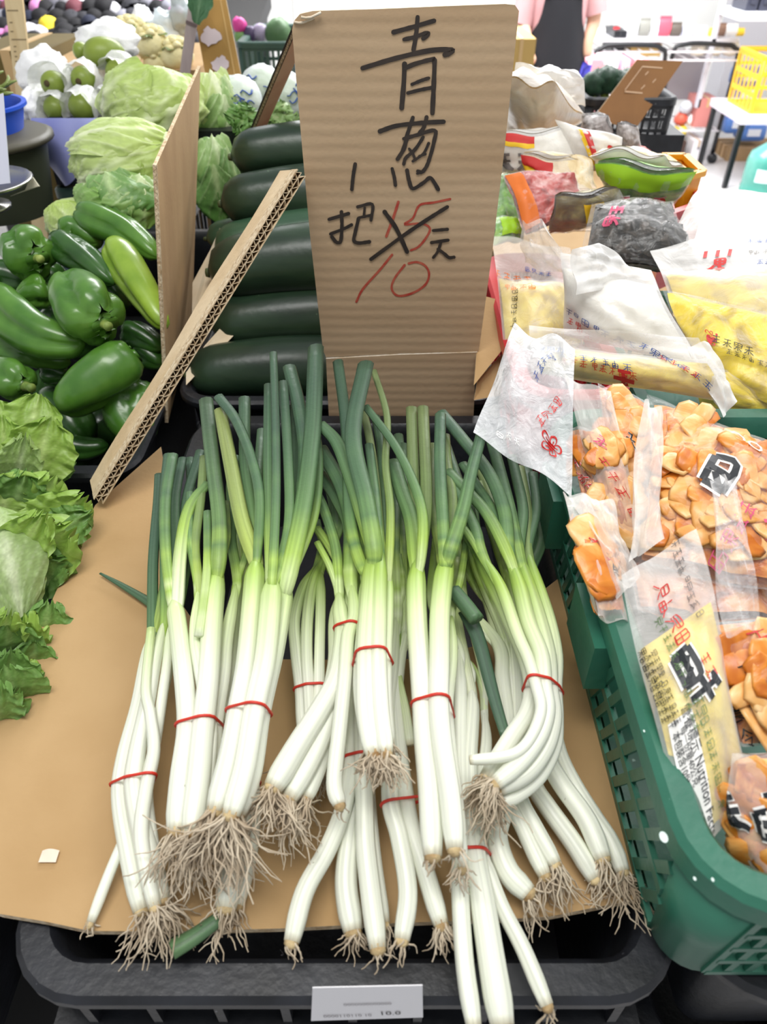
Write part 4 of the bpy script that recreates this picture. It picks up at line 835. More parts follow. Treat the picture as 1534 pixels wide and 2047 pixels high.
# ---------------------------------------------------------------- food bags
m_fclear = film('clear_film', 0.06, '#ffffff', 0.07, 1.0, 36)
m_fseal = film('crackly_film', 0.30, '#f2f4f6', 0.12, 0.9, 55, .5)
m_fvclear = film('very_clear_film', 0.04, '#ffffff', 0.06, 1.0, 36, .3)
m_fmilk = film('milky_film', 0.24, '#fbf8f4', 0.28, 0.45, 30)
m_fcloud = film('cloudy_film', 0.46, '#fdfcfa', 0.3, 0.4, 28)
def chunkmat(name, cs, scale, rough=0.35):
    if name in MATS: return MATS[name]
    m = bpy.data.materials.new(name); m.use_nodes = True; MATS[name] = m; nt = m.node_tree; N = nt.nodes; L = nt.links; b = N['Principled BSDF']; b.inputs['Roughness'].default_value = rough
    tc = N.new('ShaderNodeTexCoord'); nz = N.new('ShaderNodeTexNoise'); nz.inputs['Scale'].default_value = scale; nz.inputs['Detail'].default_value = 4; nz.inputs['Distortion'].default_value = 0.8
    L.new(tc.outputs['Object'], nz.inputs['Vector']); rp = N.new('ShaderNodeValToRGB'); el = rp.color_ramp.elements
    while len(el) < len(cs): el.new(0.5)
    for i, c in enumerate(cs): el[i].position = 0.3 + 0.4*i/(len(cs)-1); el[i].color = srgb(c) + (1,)
    L.new(nz.outputs['Fac'], rp.inputs[0]); L.new(rp.outputs[0], b.inputs['Base Color'])
    bp = N.new('ShaderNodeBump'); bp.inputs['Strength'].default_value = 0.5; bp.inputs['Distance'].default_value = 0.004; L.new(nz.outputs['Fac'], bp.inputs['Height']); L.new(bp.outputs[0], b.inputs['Normal'])
    return m
FILL = {'orange': chunkmat('orange_filling', ('#7a3608', '#c0641a', '#dd8f3c', '#e8b070'), 60), 'yellow': chunkmat('yellow_filling', ('#a88c00', '#e3c800', '#f2dc30'), 40), 'white': chunkmat('white_filling', ('#d9d2bf', '#efe9da', '#f7f3ea'), 40),
        'dark': chunkmat('seaweed_filling', ('#0c0b09', '#1a1815', '#3a352f', '#6a625c'), 70), 'beige': chunkmat('beige_filling', ('#c9ab78', '#e6d2a6', '#f2e8cf'), 50), 'brown': chunkmat('brown_filling', ('#4e3f22', '#7a6a30', '#a39a5a'), 50),
        'green': chunkmat('green_filling', ('#3f7a1e', '#6fae3a', '#a9d46a'), 50), 'red': chunkmat('red_filling', ('#7a1c18', '#b8352c', '#d9a09a'), 55), 'grey': chunkmat('grey_filling', ('#5f5550', '#8b807c', '#bdb4b2'), 60)}
PIECE = {'orange': [chunkmat('orange_piece', ('#b85a10', '#dc8830', '#eeb468'), 45), chunkmat('orange_piece_pale', ('#cf8430', '#e8b068', '#f4d4a0'), 40)], 'yellow': [chunkmat('yellow_piece', ('#d9bd2a', '#f0df5a', '#f7ec92'), 40)]}
INK = {'k': M('print_black', '#23262b', 0.5), 'b': M('print_blue', '#2f4f95', 0.5), 'r': M('print_red', '#c8322f', 0.5), 'p': M('print_pink', '#d5557a', 0.5), 'w': M('print_white', '#f6f4f0', 0.5), 'g': M('print_green', '#5d7a4c', 0.5), 'y': M('print_yellow', '#f0c62c', 0.5), 'l': M('print_lime', '#9fd02a', 0.5), 'o': M('print_orange', '#e2762a', 0.5), 'h': M('print_grey', '#6f6a68', 0.5)}
def piece_mesh(seed):
    rr = random.Random(seed); g = G(); lx = rr.uniform(.011, .020); ly = rr.uniform(.006, .011); lz = .0014; b = rr.uniform(-10, 4); b2 = rr.uniform(-14, 6)
    def fn(u, v):
        a = u*6.283; e = math.sin(math.pi*v); x = lx*math.copysign(abs(math.cos(a))**.45, math.cos(a))*e**.4; y = ly*math.copysign(abs(math.sin(a))**.45, math.sin(a))*e**.4
        return Vector((x, y, lz*math.cos(math.pi*v) + b*x*x + b2*y*y + 0.0005*math.sin(x*700)))
    g.grid(fn, 10, 4, closed_u=True); o = g.build('piece', None, org=(0, 0, 0)); me = o.data; bpy.data.objects.remove(o); me.materials.clear(); return me
def glyph(rr):
    out = []; k = rr.random()
    if k < .45:
        x0, x1 = rr.choice(((-.4, .4), (-.05, .42), (-.42, .1))); y0, y1 = rr.choice(((-.4, .4), (-.42, .05), (0, .42)))
        out += [[(x0, y1), (x0, y0)], [(x0, y1), (x1, y1), (x1, y0)], [(x0, y0), (x1, y0)], [(x0, (y0+y1)/2), (x1, (y0+y1)/2)]]
        if rr.random() < .6: out.append([((x0+x1)/2, .46), ((x0+x1)/2, -.46)])
    else:
        for q in range(rr.randint(2, 3)): y = .38 - .36*q; w = rr.uniform(.22, .44); out.append([(-w, y-.02), (0, y), (w, y+.03)])
        out.append([(rr.uniform(-.12, .12), .46), (0, 0), (-.03, -.44)])
    if rr.random() < .7: out.append([(-.1, -.05), (-.25, -.25), (-.44, -.42)])
    if rr.random() < .6: out.append([(.1, -.1), (.26, -.28), (.44, -.40)])
    return out
def marks_on(fn, n, size, rot, w, rr):                  # printing too fine or blurred to read: small stroke marks
    g = G(); c, q_ = math.cos(rot), math.sin(rot)
    for i in range(n):
        cx = (i - (n-1)/2)*size*1.06
        for st in glyph(rr):
            P_ = [(x*size*.95 + cx, y*size*.95) for x, y in catmull(st, 3)]; L_ = []; R_ = []
            for k in range(len(P_)):
                a = P_[max(0, k-1)]; b = P_[min(len(P_)-1, k+1)]; dx, dy = b[0]-a[0], b[1]-a[1]; d = math.hypot(dx, dy) or 1; ww = w*size/2
                for lst, sg in ((L_, 1), (R_, -1)):
                    X = P_[k][0] - sg*dy/d*ww; Y = P_[k][1] + sg*dx/d*ww; lst.append(fn(X*c - Y*q_, X*q_ + Y*c))
            m_ = len(P_); g.add(L_ + R_, [[k, k+1, k+1+m_, k+m_] for k in range(m_-1)])
    return g
PMESH = {}
def bag(label, corners, thick, filmm, fill=None, cover=0.95, vfill=1.0, v0=0.0, prints=(), wr=0.004, pieces=0, seed=None, group=None, cat='food bag', patches=(), name='food_bag', sag=0.0, nu=18, nv=22):
    seed = rnd.randint(0, 9999) if seed is None else seed; rr = random.Random(seed)
    tl, tr, br, bl = [Vector(c) for c in corners]; wdt = ((tr-tl).length + (br-bl).length)/2; hgt = ((tl-bl).length + (tr-br).length)/2
    nrm = (br-bl).cross(tl-bl).normalized(); nrm = -nrm if nrm.dot(Vector((0, 0, CH)) - bl) < 0 else nrm
    lowest = min(corners, key=lambda c: c[2]); t = thing(name, label, cat, lowest, group); off = Vector((rr.uniform(0, 50), rr.uniform(0, 50), 0))
    def S(u, v, side, k=1.0):
        base = (bl*(1-u) + br*u)*(1-v) + (tl*(1-u) + tr*u)*v
        su = max(0, math.sin(math.pi*u)); sv = max(0, math.sin(math.pi*min(1, max(0, (v-v0)/(vfill-v0))))) if v0 < v < vfill else 0
        pr = (su**.55)*(sv**.5); e = min(1, 8*min(u, 1-u, v, 1-v))
        w = wr*e*noise.noise(Vector((u*5, v*6, side*3)) + off) + wr*.6*e*noise.noise(Vector((u*11, v*4, side*3+9)) + off) + wr*1.5*noise.noise(Vector((u*1.5, v*1.5, 7)) + off)
        wave = 0.004*(1-e)*math.sin(u*9+v*7+off.x)
        return base + nrm*(side*k*thick/2*(pr + .03) + w + wave) + Vector((0, 0, -sag*su*sv))
    g = G()
    for side in (1, -1):
        n0 = len(g.v); g.grid(lambda u, v: S(u if side > 0 else 1-u, v, side), nu, nv)
    g.build('film', filmm, t)
    if fill:
        g = G(); ins = (1-cover)/2
        def C(u, v, side):
            uu = ins + u*(1-2*ins); vv = v0 + (ins + v*(1-2*ins))*(vfill-v0); p = S(uu, vv, side, .86)
            if fill in ('orange', 'dark', 'red', 'grey'): p += nrm*(0.009 if fill == 'dark' else 0.003)*noise.noise(Vector((uu*14, vv*16, side)) + off)
            return p - nrm*0.0015
        for side in (1, -1): g.grid(lambda u, v: C(u if side > 0 else 1-u, v, side), nu, nv)
        g.build('filling', FILL[fill], t)
        if pieces:
            org = ORG[t.name]; key = fill
            if key not in PMESH:
                PMESH[key] = []
                for m_ in PIECE[key]:
                    for q in range(4): me = piece_mesh(q + 10*len(PMESH[key])); me.materials.append(m_); PMESH[key].append(me)
            for q in range(pieces):
                u = rr.uniform(.12, .88); v = rr.uniform(v0 + .1*(vfill-v0), vfill - .1*(vfill-v0)); o = bpy.data.objects.new('food_piece', rr.choice(PMESH[key])); col.objects.link(o); o.parent = t
                p = C((u-ins)/(1-2*ins), (v-v0)/(vfill-v0), 1); du = (S(min(1, u+.05), v, 1)-S(u, v, 1)).normalized(); o.location = p + nrm*0.0006 - org
                zz = (nrm + Vector((rr.uniform(-.3, .3), rr.uniform(-.3, .3), 0))).normalized(); xx = (du - zz*du.dot(zz)).normalized(); yy = zz.cross(xx)
                o.rotation_euler = (Matrix((xx, yy, zz)).transposed() @ Matrix.Rotation(rr.uniform(0, 6.28), 3, 'Z')).to_euler(); s_ = rr.uniform(.8, 1.5); o.scale = (s_, s_, s_)
    for pt in patches:                                    # printed colour bands on the film: (u0,u1,v0,v1,ink)
        ua, ub, va, vb, ink = pt; g = G(); g.grid(lambda u, v: S(lerp(ua, ub, u), lerp(va, vb, v), 1) + nrm*0.0005, 10, 8); g.build('printed_band', INK[ink], t)
    for q, pr in enumerate(prints):                       # (text, u, v, height m, ink, rotation)
        txt, pu, pv, size, ink = pr[:5]; rot = pr[5] if len(pr) > 5 else 0.0; asp = pr[6] if len(pr) > 6 else 1.0; halo = pr[7] if len(pr) > 7 else None
        f_ = lambda a, b, o_=0.0016: S(min(1, max(0, pu + a/wdt)), min(1, max(0, pv + b/hgt)), 1) + nrm*(o_ + 0.00003*q)
        if txt[0] == '~':
            n_ = int(txt[1:]); sd_ = rr.randint(0, 9999); thick_ = .15 if size > .018 else .075
            if halo: marks_on(lambda a, b: f_(a, b, 0.0010), n_, size, rot, thick_*1.75, random.Random(sd_)).build('print_outline', INK[halo], t, smooth=False)
            marks_on(lambda a, b: f_(a, b, 0.0018), n_, size, rot, thick_, random.Random(sd_)).build('print_marks', INK[ink], t, smooth=False); continue
        if halo:
            for (dx, dy) in ((-.08, -.08), (.08, .08), (-.08, .08), (.08, -.08)):
                text_on(lambda a, b: f_(a+dx*size, b+dy*size, 0.0006), txt, size, asp, rot).build('lettering_outline', INK[halo], t, smooth=False)
        text_on(f_, txt, size, asp, rot).build('lettering', INK[ink], t, smooth=False)
    return t
def Q(z, *pts): return [Pz(p[0], p[1], p[2] if len(p) > 2 else z) for p in pts]
GO = 'bags of orange pickled food in the green basket'; GY = 'milky bags behind the green basket'; GR = 'coloured food packs at the back of the stall'
# bags in the green basket (tl, tr, br, bl in photo pixels, with heights)
bag('orange-filled bag lying lowest in the green basket, mostly covered', Q(0.985, (1195, 900), (1500, 930), (1560, 1250), (1275, 1230)), 0.05, m_fclear, 'orange', group=GO, pieces=0)
bag('orange food bag leaning on the far end of the green basket behind others', Q(1.03, (1195, 770, 1.075), (1300, 800, 1.075), (1320, 1080, 1.0), (1235, 1060, 1.0)), 0.03, m_fclear, 'orange', group=GO, pieces=12, prints=[('~1', .5, .62, .016, 'k', -.4, 1, 'w')])
bag('large orange food bag showing curved slices and a black brush-lettered mark', Q(1.04, (1292, 795, 1.065), (1640, 930, 1.06), (1620, 1200, 1.01), (1268, 1128, 1.01)), 0.05, m_fvclear, 'orange', group=GO, pieces=70, cover=.9,
    prints=[('~1', .37, .55, .036, 'k', -.35, 1.0, 'w'), ('~4', .52, .22, .014, 'p', 1.2), ('~1', .74, .3, .02, 'p', .3), ('OO', .56, .82, .016, 'w', -.3), ('~2', .83, .74, .014, 'r', -.3)])
bag('upright orange food bag with a pink printed edge beside the clear flap', Q(1.03, (1128, 752, 1.085), (1222, 780, 1.085), (1292, 1110, 1.0), (1222, 1095, 1.0)), 0.035, m_fmilk, 'orange', cover=.85, vfill=.72, group=GO, pieces=12,
    prints=[('~4', .55, .35, .012, 'r', -1.1), ('~1', .45, .6, .014, 'p', -.6)])
bag('slim brown-orange food bag wedged between upright bags, red lettering down it', Q(1.0, (1135, 850, 1.05), (1200, 860, 1.05), (1262, 1160, .985), (1190, 1120, .985)), 0.03, m_fclear, 'orange', group=GO, pieces=8,
    prints=[('~5', .45, .5, .013, 'r', -1.15, 1, 'w'), ('~5', .8, .42, .008, 'k', -1.15)])
bag('clear crackly empty bag top folded over the basket corner, red flower print', Q(1.07, (1030, 648, 1.085), (1150, 700, 1.09), (1142, 985, 1.045), (947, 866, 1.045)), 0.014, m_fseal, None, wr=.009, group=GO, nu=26, nv=28,
    prints=[('❀', .78, .22, .026, 'r', -.3), ('~4', .74, .42, .011, 'r', 1.1), ('~5', .62, .7, .008, 'b', 1.1), ('~3', .35, .1, .008, 'w', 0)])
bag('small yellow-orange food bag hanging on the long side of the green basket rim', Q(1.02, (1124, 985, 1.045), (1185, 1000, 1.04), (1262, 1240, 1.015), (1196, 1232, 1.02)), 0.022, m_fmilk, 'orange', cover=.82, vfill=.75, group=GO, pieces=10,
    prints=[('~2', .45, .45, .014, 'r', -1.0), ('~1', .8, .38, .016, 'k', -.4, 1, 'w')])
bag('grey creased clear bag top folded down inside the basket, almost empty', Q(1.03, (1140, 985, 1.05), (1220, 1010, 1.045), (1275, 1160, 1.03), (1240, 1190, 1.03)), 0.012, m_fmilk, None, wr=.006, group=GO)
bag('tall food bag with a nutrition table standing in the green basket corner', Q(1.0, (1243, 1150, 1.055), (1392, 1058, 1.075), (1512, 1600, 1.0), (1372, 1722, .985)), 0.03, m_fmilk, 'yellow', cover=.9, vfill=.74, group=GO, seed=5, pieces=0,
    patches=[(.09, .37, .03, .41, 'w')],
    prints=[('營養標示 Nutrition Facts', .315, .225, .0080, 'k', -1.52, .86), ('每一份量40公克', .225, .28, .0048, 'k', -1.52), ('本包裝含10份', .145, .29, .0048, 'k', -1.52), ('Serving Per', .145, .13, .0048, 'k', -1.52),
            ('~1', .50, .55, .026, 'k', -1.4, 1.25, 'w'), ('~1', .55, .44, .024, 'k', -1.4, 1.25, 'w'), ('~4', .45, .75, .012, 'r', -1.5), ('~2', .66, .50, .009, 'r', -1.5), ('~10', .05, .56, .0046, 'k', -1.52), ('~10', .10, .53, .0046, 'k', -1.52), ('~10', .15, .53, .0046, 'k', -1.52), ('~12', .34, .55, .006, 'g', -1.52), ('~10', .47, .25, .006, 'g', -1.52), ('~10', .72, .86, .006, 'h', -1.5)])
bag('orange food bag with dark date stamps against the basket end', Q(1.0, (1425, 1245, 1.045), (1640, 1225, 1.04), (1640, 1490, 1.0), (1478, 1492, 1.0)), 0.04, m_fclear, 'orange', group=GO, pieces=32, prints=[('~4', .24, .62, .012, 'k', .35), ('H4 6以又X', .3, .48, .011, 'k', .35), ('食R1039號', .34, .34, .012, 'k', .35), ('冷藏食用', .36, .14, .014, 'k', .35), ('~2', .4, .85, .014, 'r', .2)])
bag('orange food bag with a black logo blot, half under the date-stamped one', Q(.99, (1462, 1510, 1.03), (1660, 1480, 1.03), (1660, 1860, .97), (1450, 1690, .98)), 0.035, m_fmilk, 'orange', cover=.85, group=GO, pieces=24, prints=[('~2', .25, .55, .028, 'k', .35, 1.2, 'w')])
bag('glossy narrow bag flap hanging over the large orange food bag', Q(1.07, (1418, 960, 1.085), (1470, 955, 1.085), (1520, 1255, 1.06), (1452, 1275, 1.06)), 0.008, m_fclear, None, wr=.005, group=GO)
bag('pleated clear bag edge rising between two orange food bags', Q(1.07, (1288, 800, 1.085), (1322, 830, 1.085), (1325, 1080, 1.045), (1252, 1128, 1.045)), 0.012, m_fmilk, None, wr=.005, group=GO)

# milky and yellow bags in the next baskets
b2 = basket('basket', 'green plastic basket under the milky yellow bags', 0.285, 0.66, 0.635, 1.02, BZ-0.03, BZ+0.075, m_green_pl, nx=14)
b3 = basket('basket', 'red plastic basket behind the sign under the bags', 0.146, 0.278, 0.68, 1.10, BZ-0.03, BZ+0.10, M('red_plastic', '#c0232a', 0.35), nx=10)
g = G(); g.box((0.13, 1.05, RIM-0.2), (0.95, 1.75, RIM-0.02)); 
st = thing('packing_carton', 'brown carton under the coloured food packs', 'box', (0.385, 1.58, RIM-0.47)); g = G(); g.box((0.22, 1.11, RIM-0.47), (0.55, 2.05, RIM-0.02)); g.build('carton_body', m_kraft, st, smooth=False)
g = G(); g.box((0.22, 1.57, RIM-0.02), (0.55, 1.58, RIM-0.0185)); g.build('seam_tape', M('tape', '#b08c5a', 0.3), st, smooth=False)
st = thing('packing_carton', 'brown carton under the milky yellow bags, beside the cucumber crate', 'box', (0.45, .865, RIM-0.47)); g = G(); g.box((0.20, 0.64, RIM-0.47), (0.64, 1.09, RIM-0.022)); g.build('carton_body', m_kraft, st, smooth=False)
g = slab([Pz(948, 770, .95), Pz(1012, 690, .97), Pz(1000, 600, .99), Pz(962, 590, .99)], .004, (0, -1, .5)); tag(g.build('box_flap', [m_kraft, m_kraft_edge], smooth=False), 'brown box flap right beside the hand-lettered sign', 'cardboard')
g = slab([Pz(948, 800, .93), Pz(1000, 790, .93), Pz(1012, 700, .955), Pz(955, 760, .945)], .004, (0, -1, .5)); tag(g.build('box_flap', [m_kraft, m_kraft_edge], smooth=False), 'brown box flap low down by the foot of the sign', 'cardboard')
bag('milky bag of yellow food standing against the hand-lettered sign', Q(1.03, (984, 468, 1.07), (1140, 500, 1.07), (1165, 690, .99), (1010, 705, .98)), 0.05, m_fmilk, 'yellow', vfill=.62, group=GY, prints=[('~4', .2, .62, .012, 'o', -.1), ('~4', .25, .48, .010, 'o', -.1), ('~4', .55, .70, .008, 'b', -.1), ('~6', .16, .3, .008, 'k', 1.4)])
bag('bulging white milky bag between the sign-side bag and the yellow ones', Q(1.05, (1125, 505, 1.10), (1300, 540, 1.10), (1400, 735, 1.03), (1130, 670, 1.02)), 0.07, m_fcloud, 'white', vfill=.85, group=GY, prints=[('~7', .35, .22, .010, 'b', -.35), ('~2', .15, .2, .010, 'r', -.3), ('~2', .2, .1, .010, 'r', -.3)])
bag('bright yellow food bag resting on the far green basket', Q(1.05, (1325, 580, 1.075), (1640, 640, 1.075), (1640, 850, 1.01), (1400, 745, 1.01)), 0.05, m_fclear, 'yellow', group=GY, pieces=0, prints=[('~4', .5, .6, .010, 'k', -.1), ('~6', .6, .5, .007, 'k', -.1), ('❦', .35, .62, .02, 'r', -.1), ('~1', .75, .55, .016, 'r', 0)])
bag('yellow food bag underneath with its printed lower edge over the green basket', Q(1.0, (1380, 730, 1.03), (1640, 760, 1.03), (1640, 860, .985), (1395, 815, .985)), 0.04, m_fclear, 'yellow', group=GY, prints=[('~7', .5, .25, .009, 'o', -.1)])
bag('white bag with a red crayfish-like mark on top of the yellow bags', Q(1.08, (1300, 500, 1.09), (1640, 430, 1.12), (1640, 690, 1.06), (1350, 610, 1.06)), 0.04, m_fmilk, 'yellow', vfill=.55, group=GY, seed=11, prints=[('~1', .36, .62, .022, 'r', -.1), ('▮▮▮', .38, .76, .013, 'r', -.2), ('▼', .36, .48, .014, 'r', 0), ('~8', .75, .82, .008, 'b', -.1), ('~8', .74, .70, .008, 'h', -.1), ('~4', .7, .58, .008, 'b', -.1)])
bag('foremost milky bag with blue lettering drooping over the orange bags', Q(1.05, (1058, 652, 1.075), (1400, 672, 1.09), (1472, 806, 1.035), (1062, 745, 1.04)), 0.04, m_fmilk, 'yellow', v0=0.0, vfill=.6, cover=.9, group=GY, seed=21, prints=[('食用方法', .14, .50, .009, 'b', -.05, 1, 'w'), ('~7', .33, .33, .009, 'b', -.12), ('~8', .34, .20, .008, 'r', -.12), ('~1', .46, .06, .022, 'r', -.2), ('~4', .72, .62, .009, 'b', -.7), ('~3', .84, .3, .009, 'b', -.8), ('~4', .78, .45, .008, 'r', -.7)])
bag('drooping white bag corner hanging down onto the green basket', Q(1.04, (1370, 690, 1.075), (1420, 680, 1.08), (1475, 800, 1.04), (1445, 836, 1.03)), 0.010, m_fcloud, None, group=GY)
bag('stiff clear bag top standing up beside the milky white bag', Q(1.08, (1045, 440, 1.12), (1092, 445, 1.12), (1150, 560, 1.06), (1045, 530, 1.06)), 0.008, m_fmilk, None, wr=.006, group=GY)
bag('creased cloudy bag top rising out of the milky bags', Q(1.09, (1140, 500, 1.12), (1200, 485, 1.12), (1300, 560, 1.08), (1150, 590, 1.08)), 0.02, m_fcloud, None, wr=.008, group=GY)
bag('crumpled clear wrapping spread above the yellow bags', Q(1.09, (1400, 370, 1.10), (1640, 400, 1.10), (1640, 520, 1.07), (1330, 500, 1.07)), 0.03, m_fmilk, None, cover=.8, group=GY, wr=.01)
bag('dark seaweed in a clear glossy bag behind the milky bags', Q(1.08, (1185, 400, 1.10), (1345, 405, 1.10), (1410, 545, 1.05), (1158, 520, 1.05)), 0.07, m_fvclear, 'dark', cover=.9, wr=.006, group=GR, prints=[('~2', .25, .5, .02, 'p', 1.3)])
# coloured packs further back
bag('red and pink food pack beside the sign', Q(1.07, (1005, 345, 1.10), (1150, 345, 1.11), (1185, 425, 1.06), (1050, 470, 1.04)), 0.04, m_fclear, 'red', group=GR, patches=[(.02, .22, .05, .95, 'o')])
bag('olive-brown pickle pack behind the seaweed bag', Q(1.07, (1110, 395, 1.10), (1240, 380, 1.11), (1260, 420, 1.07), (1095, 470, 1.04)), 0.04, m_fclear, 'brown', group=GR, patches=[(.4, .7, .5, .9, 'y')])
bag('lime-green pack with pink lettering', Q(1.08, (1190, 322, 1.13), (1395, 342, 1.13), (1345, 420, 1.06), (1215, 405, 1.06)), 0.04, m_fclear, 'green', group=GR, patches=[(.0, 1., .72, .98, 'l')], prints=[('~4', .42, .48, .022, 'p', -.05, 1.3, 'w'), ('●', .75, .42, .02, 'r', 0)])
bag('white pack edged in red and yellow next to the sign', Q(1.10, (1005, 268, 1.14), (1150, 255, 1.14), (1175, 345, 1.09), (1000, 345, 1.08)), 0.05, m_fcloud, 'white', group=GR, patches=[(.0, .45, .88, .99, 'r'), (.0, .45, .80, .88, 'y')], prints=[('~2', .2, .5, .03, 'h', .1)])
bag('white pack with a curving red and yellow stripe behind the lime-green one', Q(1.10, (1110, 240, 1.15), (1245, 275, 1.14), (1240, 335, 1.10), (1165, 345, 1.09)), 0.04, m_fcloud, 'white', group=GR, patches=[(.38, .50, .0, 1., 'r'), (.30, .38, .0, 1., 'y')], prints=[('●', .8, .5, .012, 'r', 0)])
bag('cream pack with dark lettering above the lime-green pack', Q(1.09, (1180, 305, 1.13), (1330, 315, 1.13), (1370, 345, 1.10), (1195, 330, 1.10)), 0.03, m_fcloud, 'beige', group=GR, prints=[('~4', .45, .5, .02, 'k', 0)])
bag('pink and red pack half under the striped white pack', Q(1.08, (1040, 310, 1.12), (1180, 320, 1.11), (1195, 385, 1.08), (1060, 360, 1.08)), 0.04, m_fmilk, 'beige', group=GR, patches=[(.0, .5, .75, .98, 'r'), (.0, .5, .6, .75, 'y')])
bag('clear bag of beige noodles standing behind the sign', Q(1.10, (1010, 160, 1.20), (1110, 165, 1.20), (1175, 250, 1.10), (1010, 260, 1.09)), 0.08, m_fmilk, 'beige', cover=.9, group=GR, wr=.008)
bag('white plastic bag top with a pointed corner by the noodle bag', Q(1.14, (1030, 130, 1.20), (1165, 150, 1.18), (1170, 215, 1.13), (1030, 190, 1.14)), 0.03, m_fcloud, None, group=GR, wr=.01)
bag('green herb pack at the foot of the sign edge', Q(1.05, (985, 340, 1.07), (1015, 350, 1.07), (1040, 440, 1.02), (988, 450, 1.02)), 0.03, m_fclear, 'green', group=GR)
bag('lime packet low beside the sign, under the red pack', Q(1.04, (988, 430, 1.05), (1035, 430, 1.05), (1050, 480, 1.02), (988, 490, 1.02)), 0.02, m_fclear, 'green', group=GR, patches=[(.2, .9, .2, .9, 'l')])
bag('greyish pack of mushrooms on the far edge of the packs', Q(1.09, (1235, 245, 1.14), (1275, 250, 1.14), (1285, 300, 1.10), (1230, 300, 1.10)), 0.05, m_fclear, 'grey', group=GR)
bag('greyish pack in shiny film behind the striped white pack', Q(1.10, (1165, 225, 1.14), (1215, 230, 1.14), (1225, 275, 1.11), (1160, 265, 1.11)), 0.05, m_fclear, 'grey', group=GR)
bag('red packet under the greyish mushroom pack', Q(1.08, (1225, 285, 1.11), (1290, 295, 1.11), (1310, 320, 1.09), (1220, 310, 1.09)), 0.03, m_fmilk, 'red', group=GR)
def tray(label, pts, z0, z1, mat):
    P_ = [Pz(x, y, z1) for x, y in pts]; c = sum(P_, Vector())/4; t = thing('tray', label, 'tray', (c.x, c.y, z0)); g = G()
    lo = [Vector((lerp(p.x, c.x, .12), lerp(p.y, c.y, .12), z0)) for p in P_]; inn_ = [p.lerp(c, .08) for p in P_]; li = [p.lerp(Vector((c.x, c.y, z0)), .06) + Vector((0, 0, .006)) for p in lo]
    g.loft([lo, P_, inn_, li], close_end=True, close_start=True); g.build('tray_body', mat, t, smooth=False)
    g = G()
    for i in range(4): g.bar(P_[i], P_[(i+1) % 4], .012, .008)
    g.build('tray_lip', mat, t, smooth=False); return t
tray('yellow-orange plastic tray behind the lime-green pack', [(1325, 312), (1370, 312), (1405, 345), (1380, 352)], 0.93, 1.08, M('orange_plastic', '#f0a820', 0.35))
tray('red plastic tray past the lime-green pack', [(1335, 385), (1375, 372), (1412, 405), (1340, 430)], 0.93, 1.05, MATS['red_plastic'])
# ---------------------------------------------------------------- things set further back
def lathe(c, prof, n=16, ax=None):
    g = G(); c = Vector(c); a = Vector(ax).normalized() if ax else Vector((0, 0, 1)); u = a.orthogonal().normalized(); v = a.cross(u)
    rings = [[c + a*z + (u*math.cos(2*math.pi*k/n) + v*math.sin(2*math.pi*k/n))*max(r, 1e-4) for k in range(n)] for r, z in prof]
    g.loft(rings, close_end=True, close_start=True); return g
def blob(c, R, amp=0.1, f=2.5, seed=0, nu=18, nv=12, cfn=None):
    g = G(); c = Vector(c)
    def fn(u, v):
        a = u*6.28319; b = math.pi*v; d = Vector((math.cos(a)*math.sin(b), math.sin(a)*math.sin(b), math.cos(b))); k = 1 + amp*noise.noise(d*f + Vector((seed*7.3, seed, 0)))
        return c + Vector((d.x*R[0]*k, d.y*R[1]*k, d.z*R[2]*k))
    g.grid(fn, nu, nv, cfn, closed_u=True); return g
def carton(label, x0, y0, x1, y1, D, depth, mat, name='carton', cat='box', tape='#c8a878', z_to=None, marks=()):
    a = Py(x0, y1, D); b = Py(x1, y0, D); zb = a.z if z_to is None else z_to
    t = thing(name, label, cat, ((a.x+b.x)/2, D+depth/2, zb)); g = G(); g.box((a.x, D, zb), (b.x, D+depth, b.z)); o = g.build('box_body', mat, t, smooth=False)
    g = G(); m = (a.x+b.x)/2; w = (b.x-a.x)*.06; g.box((m-w, D-.002, zb+(b.z-zb)*.7), (m+w, D+depth, b.z+.002)); g.build('tape', M('tape_'+tape.strip('#'), tape, .4), t, smooth=False)
    for (u0, v0_, u1, v1, ink) in marks:
        g = G(); g.box((lerp(a.x, b.x, u0), D-.003, lerp(zb, b.z, v0_)), (lerp(a.x, b.x, u1), D-.0005, lerp(zb, b.z, v1))); g.build('printed_mark', ink, t, smooth=False)
    return t

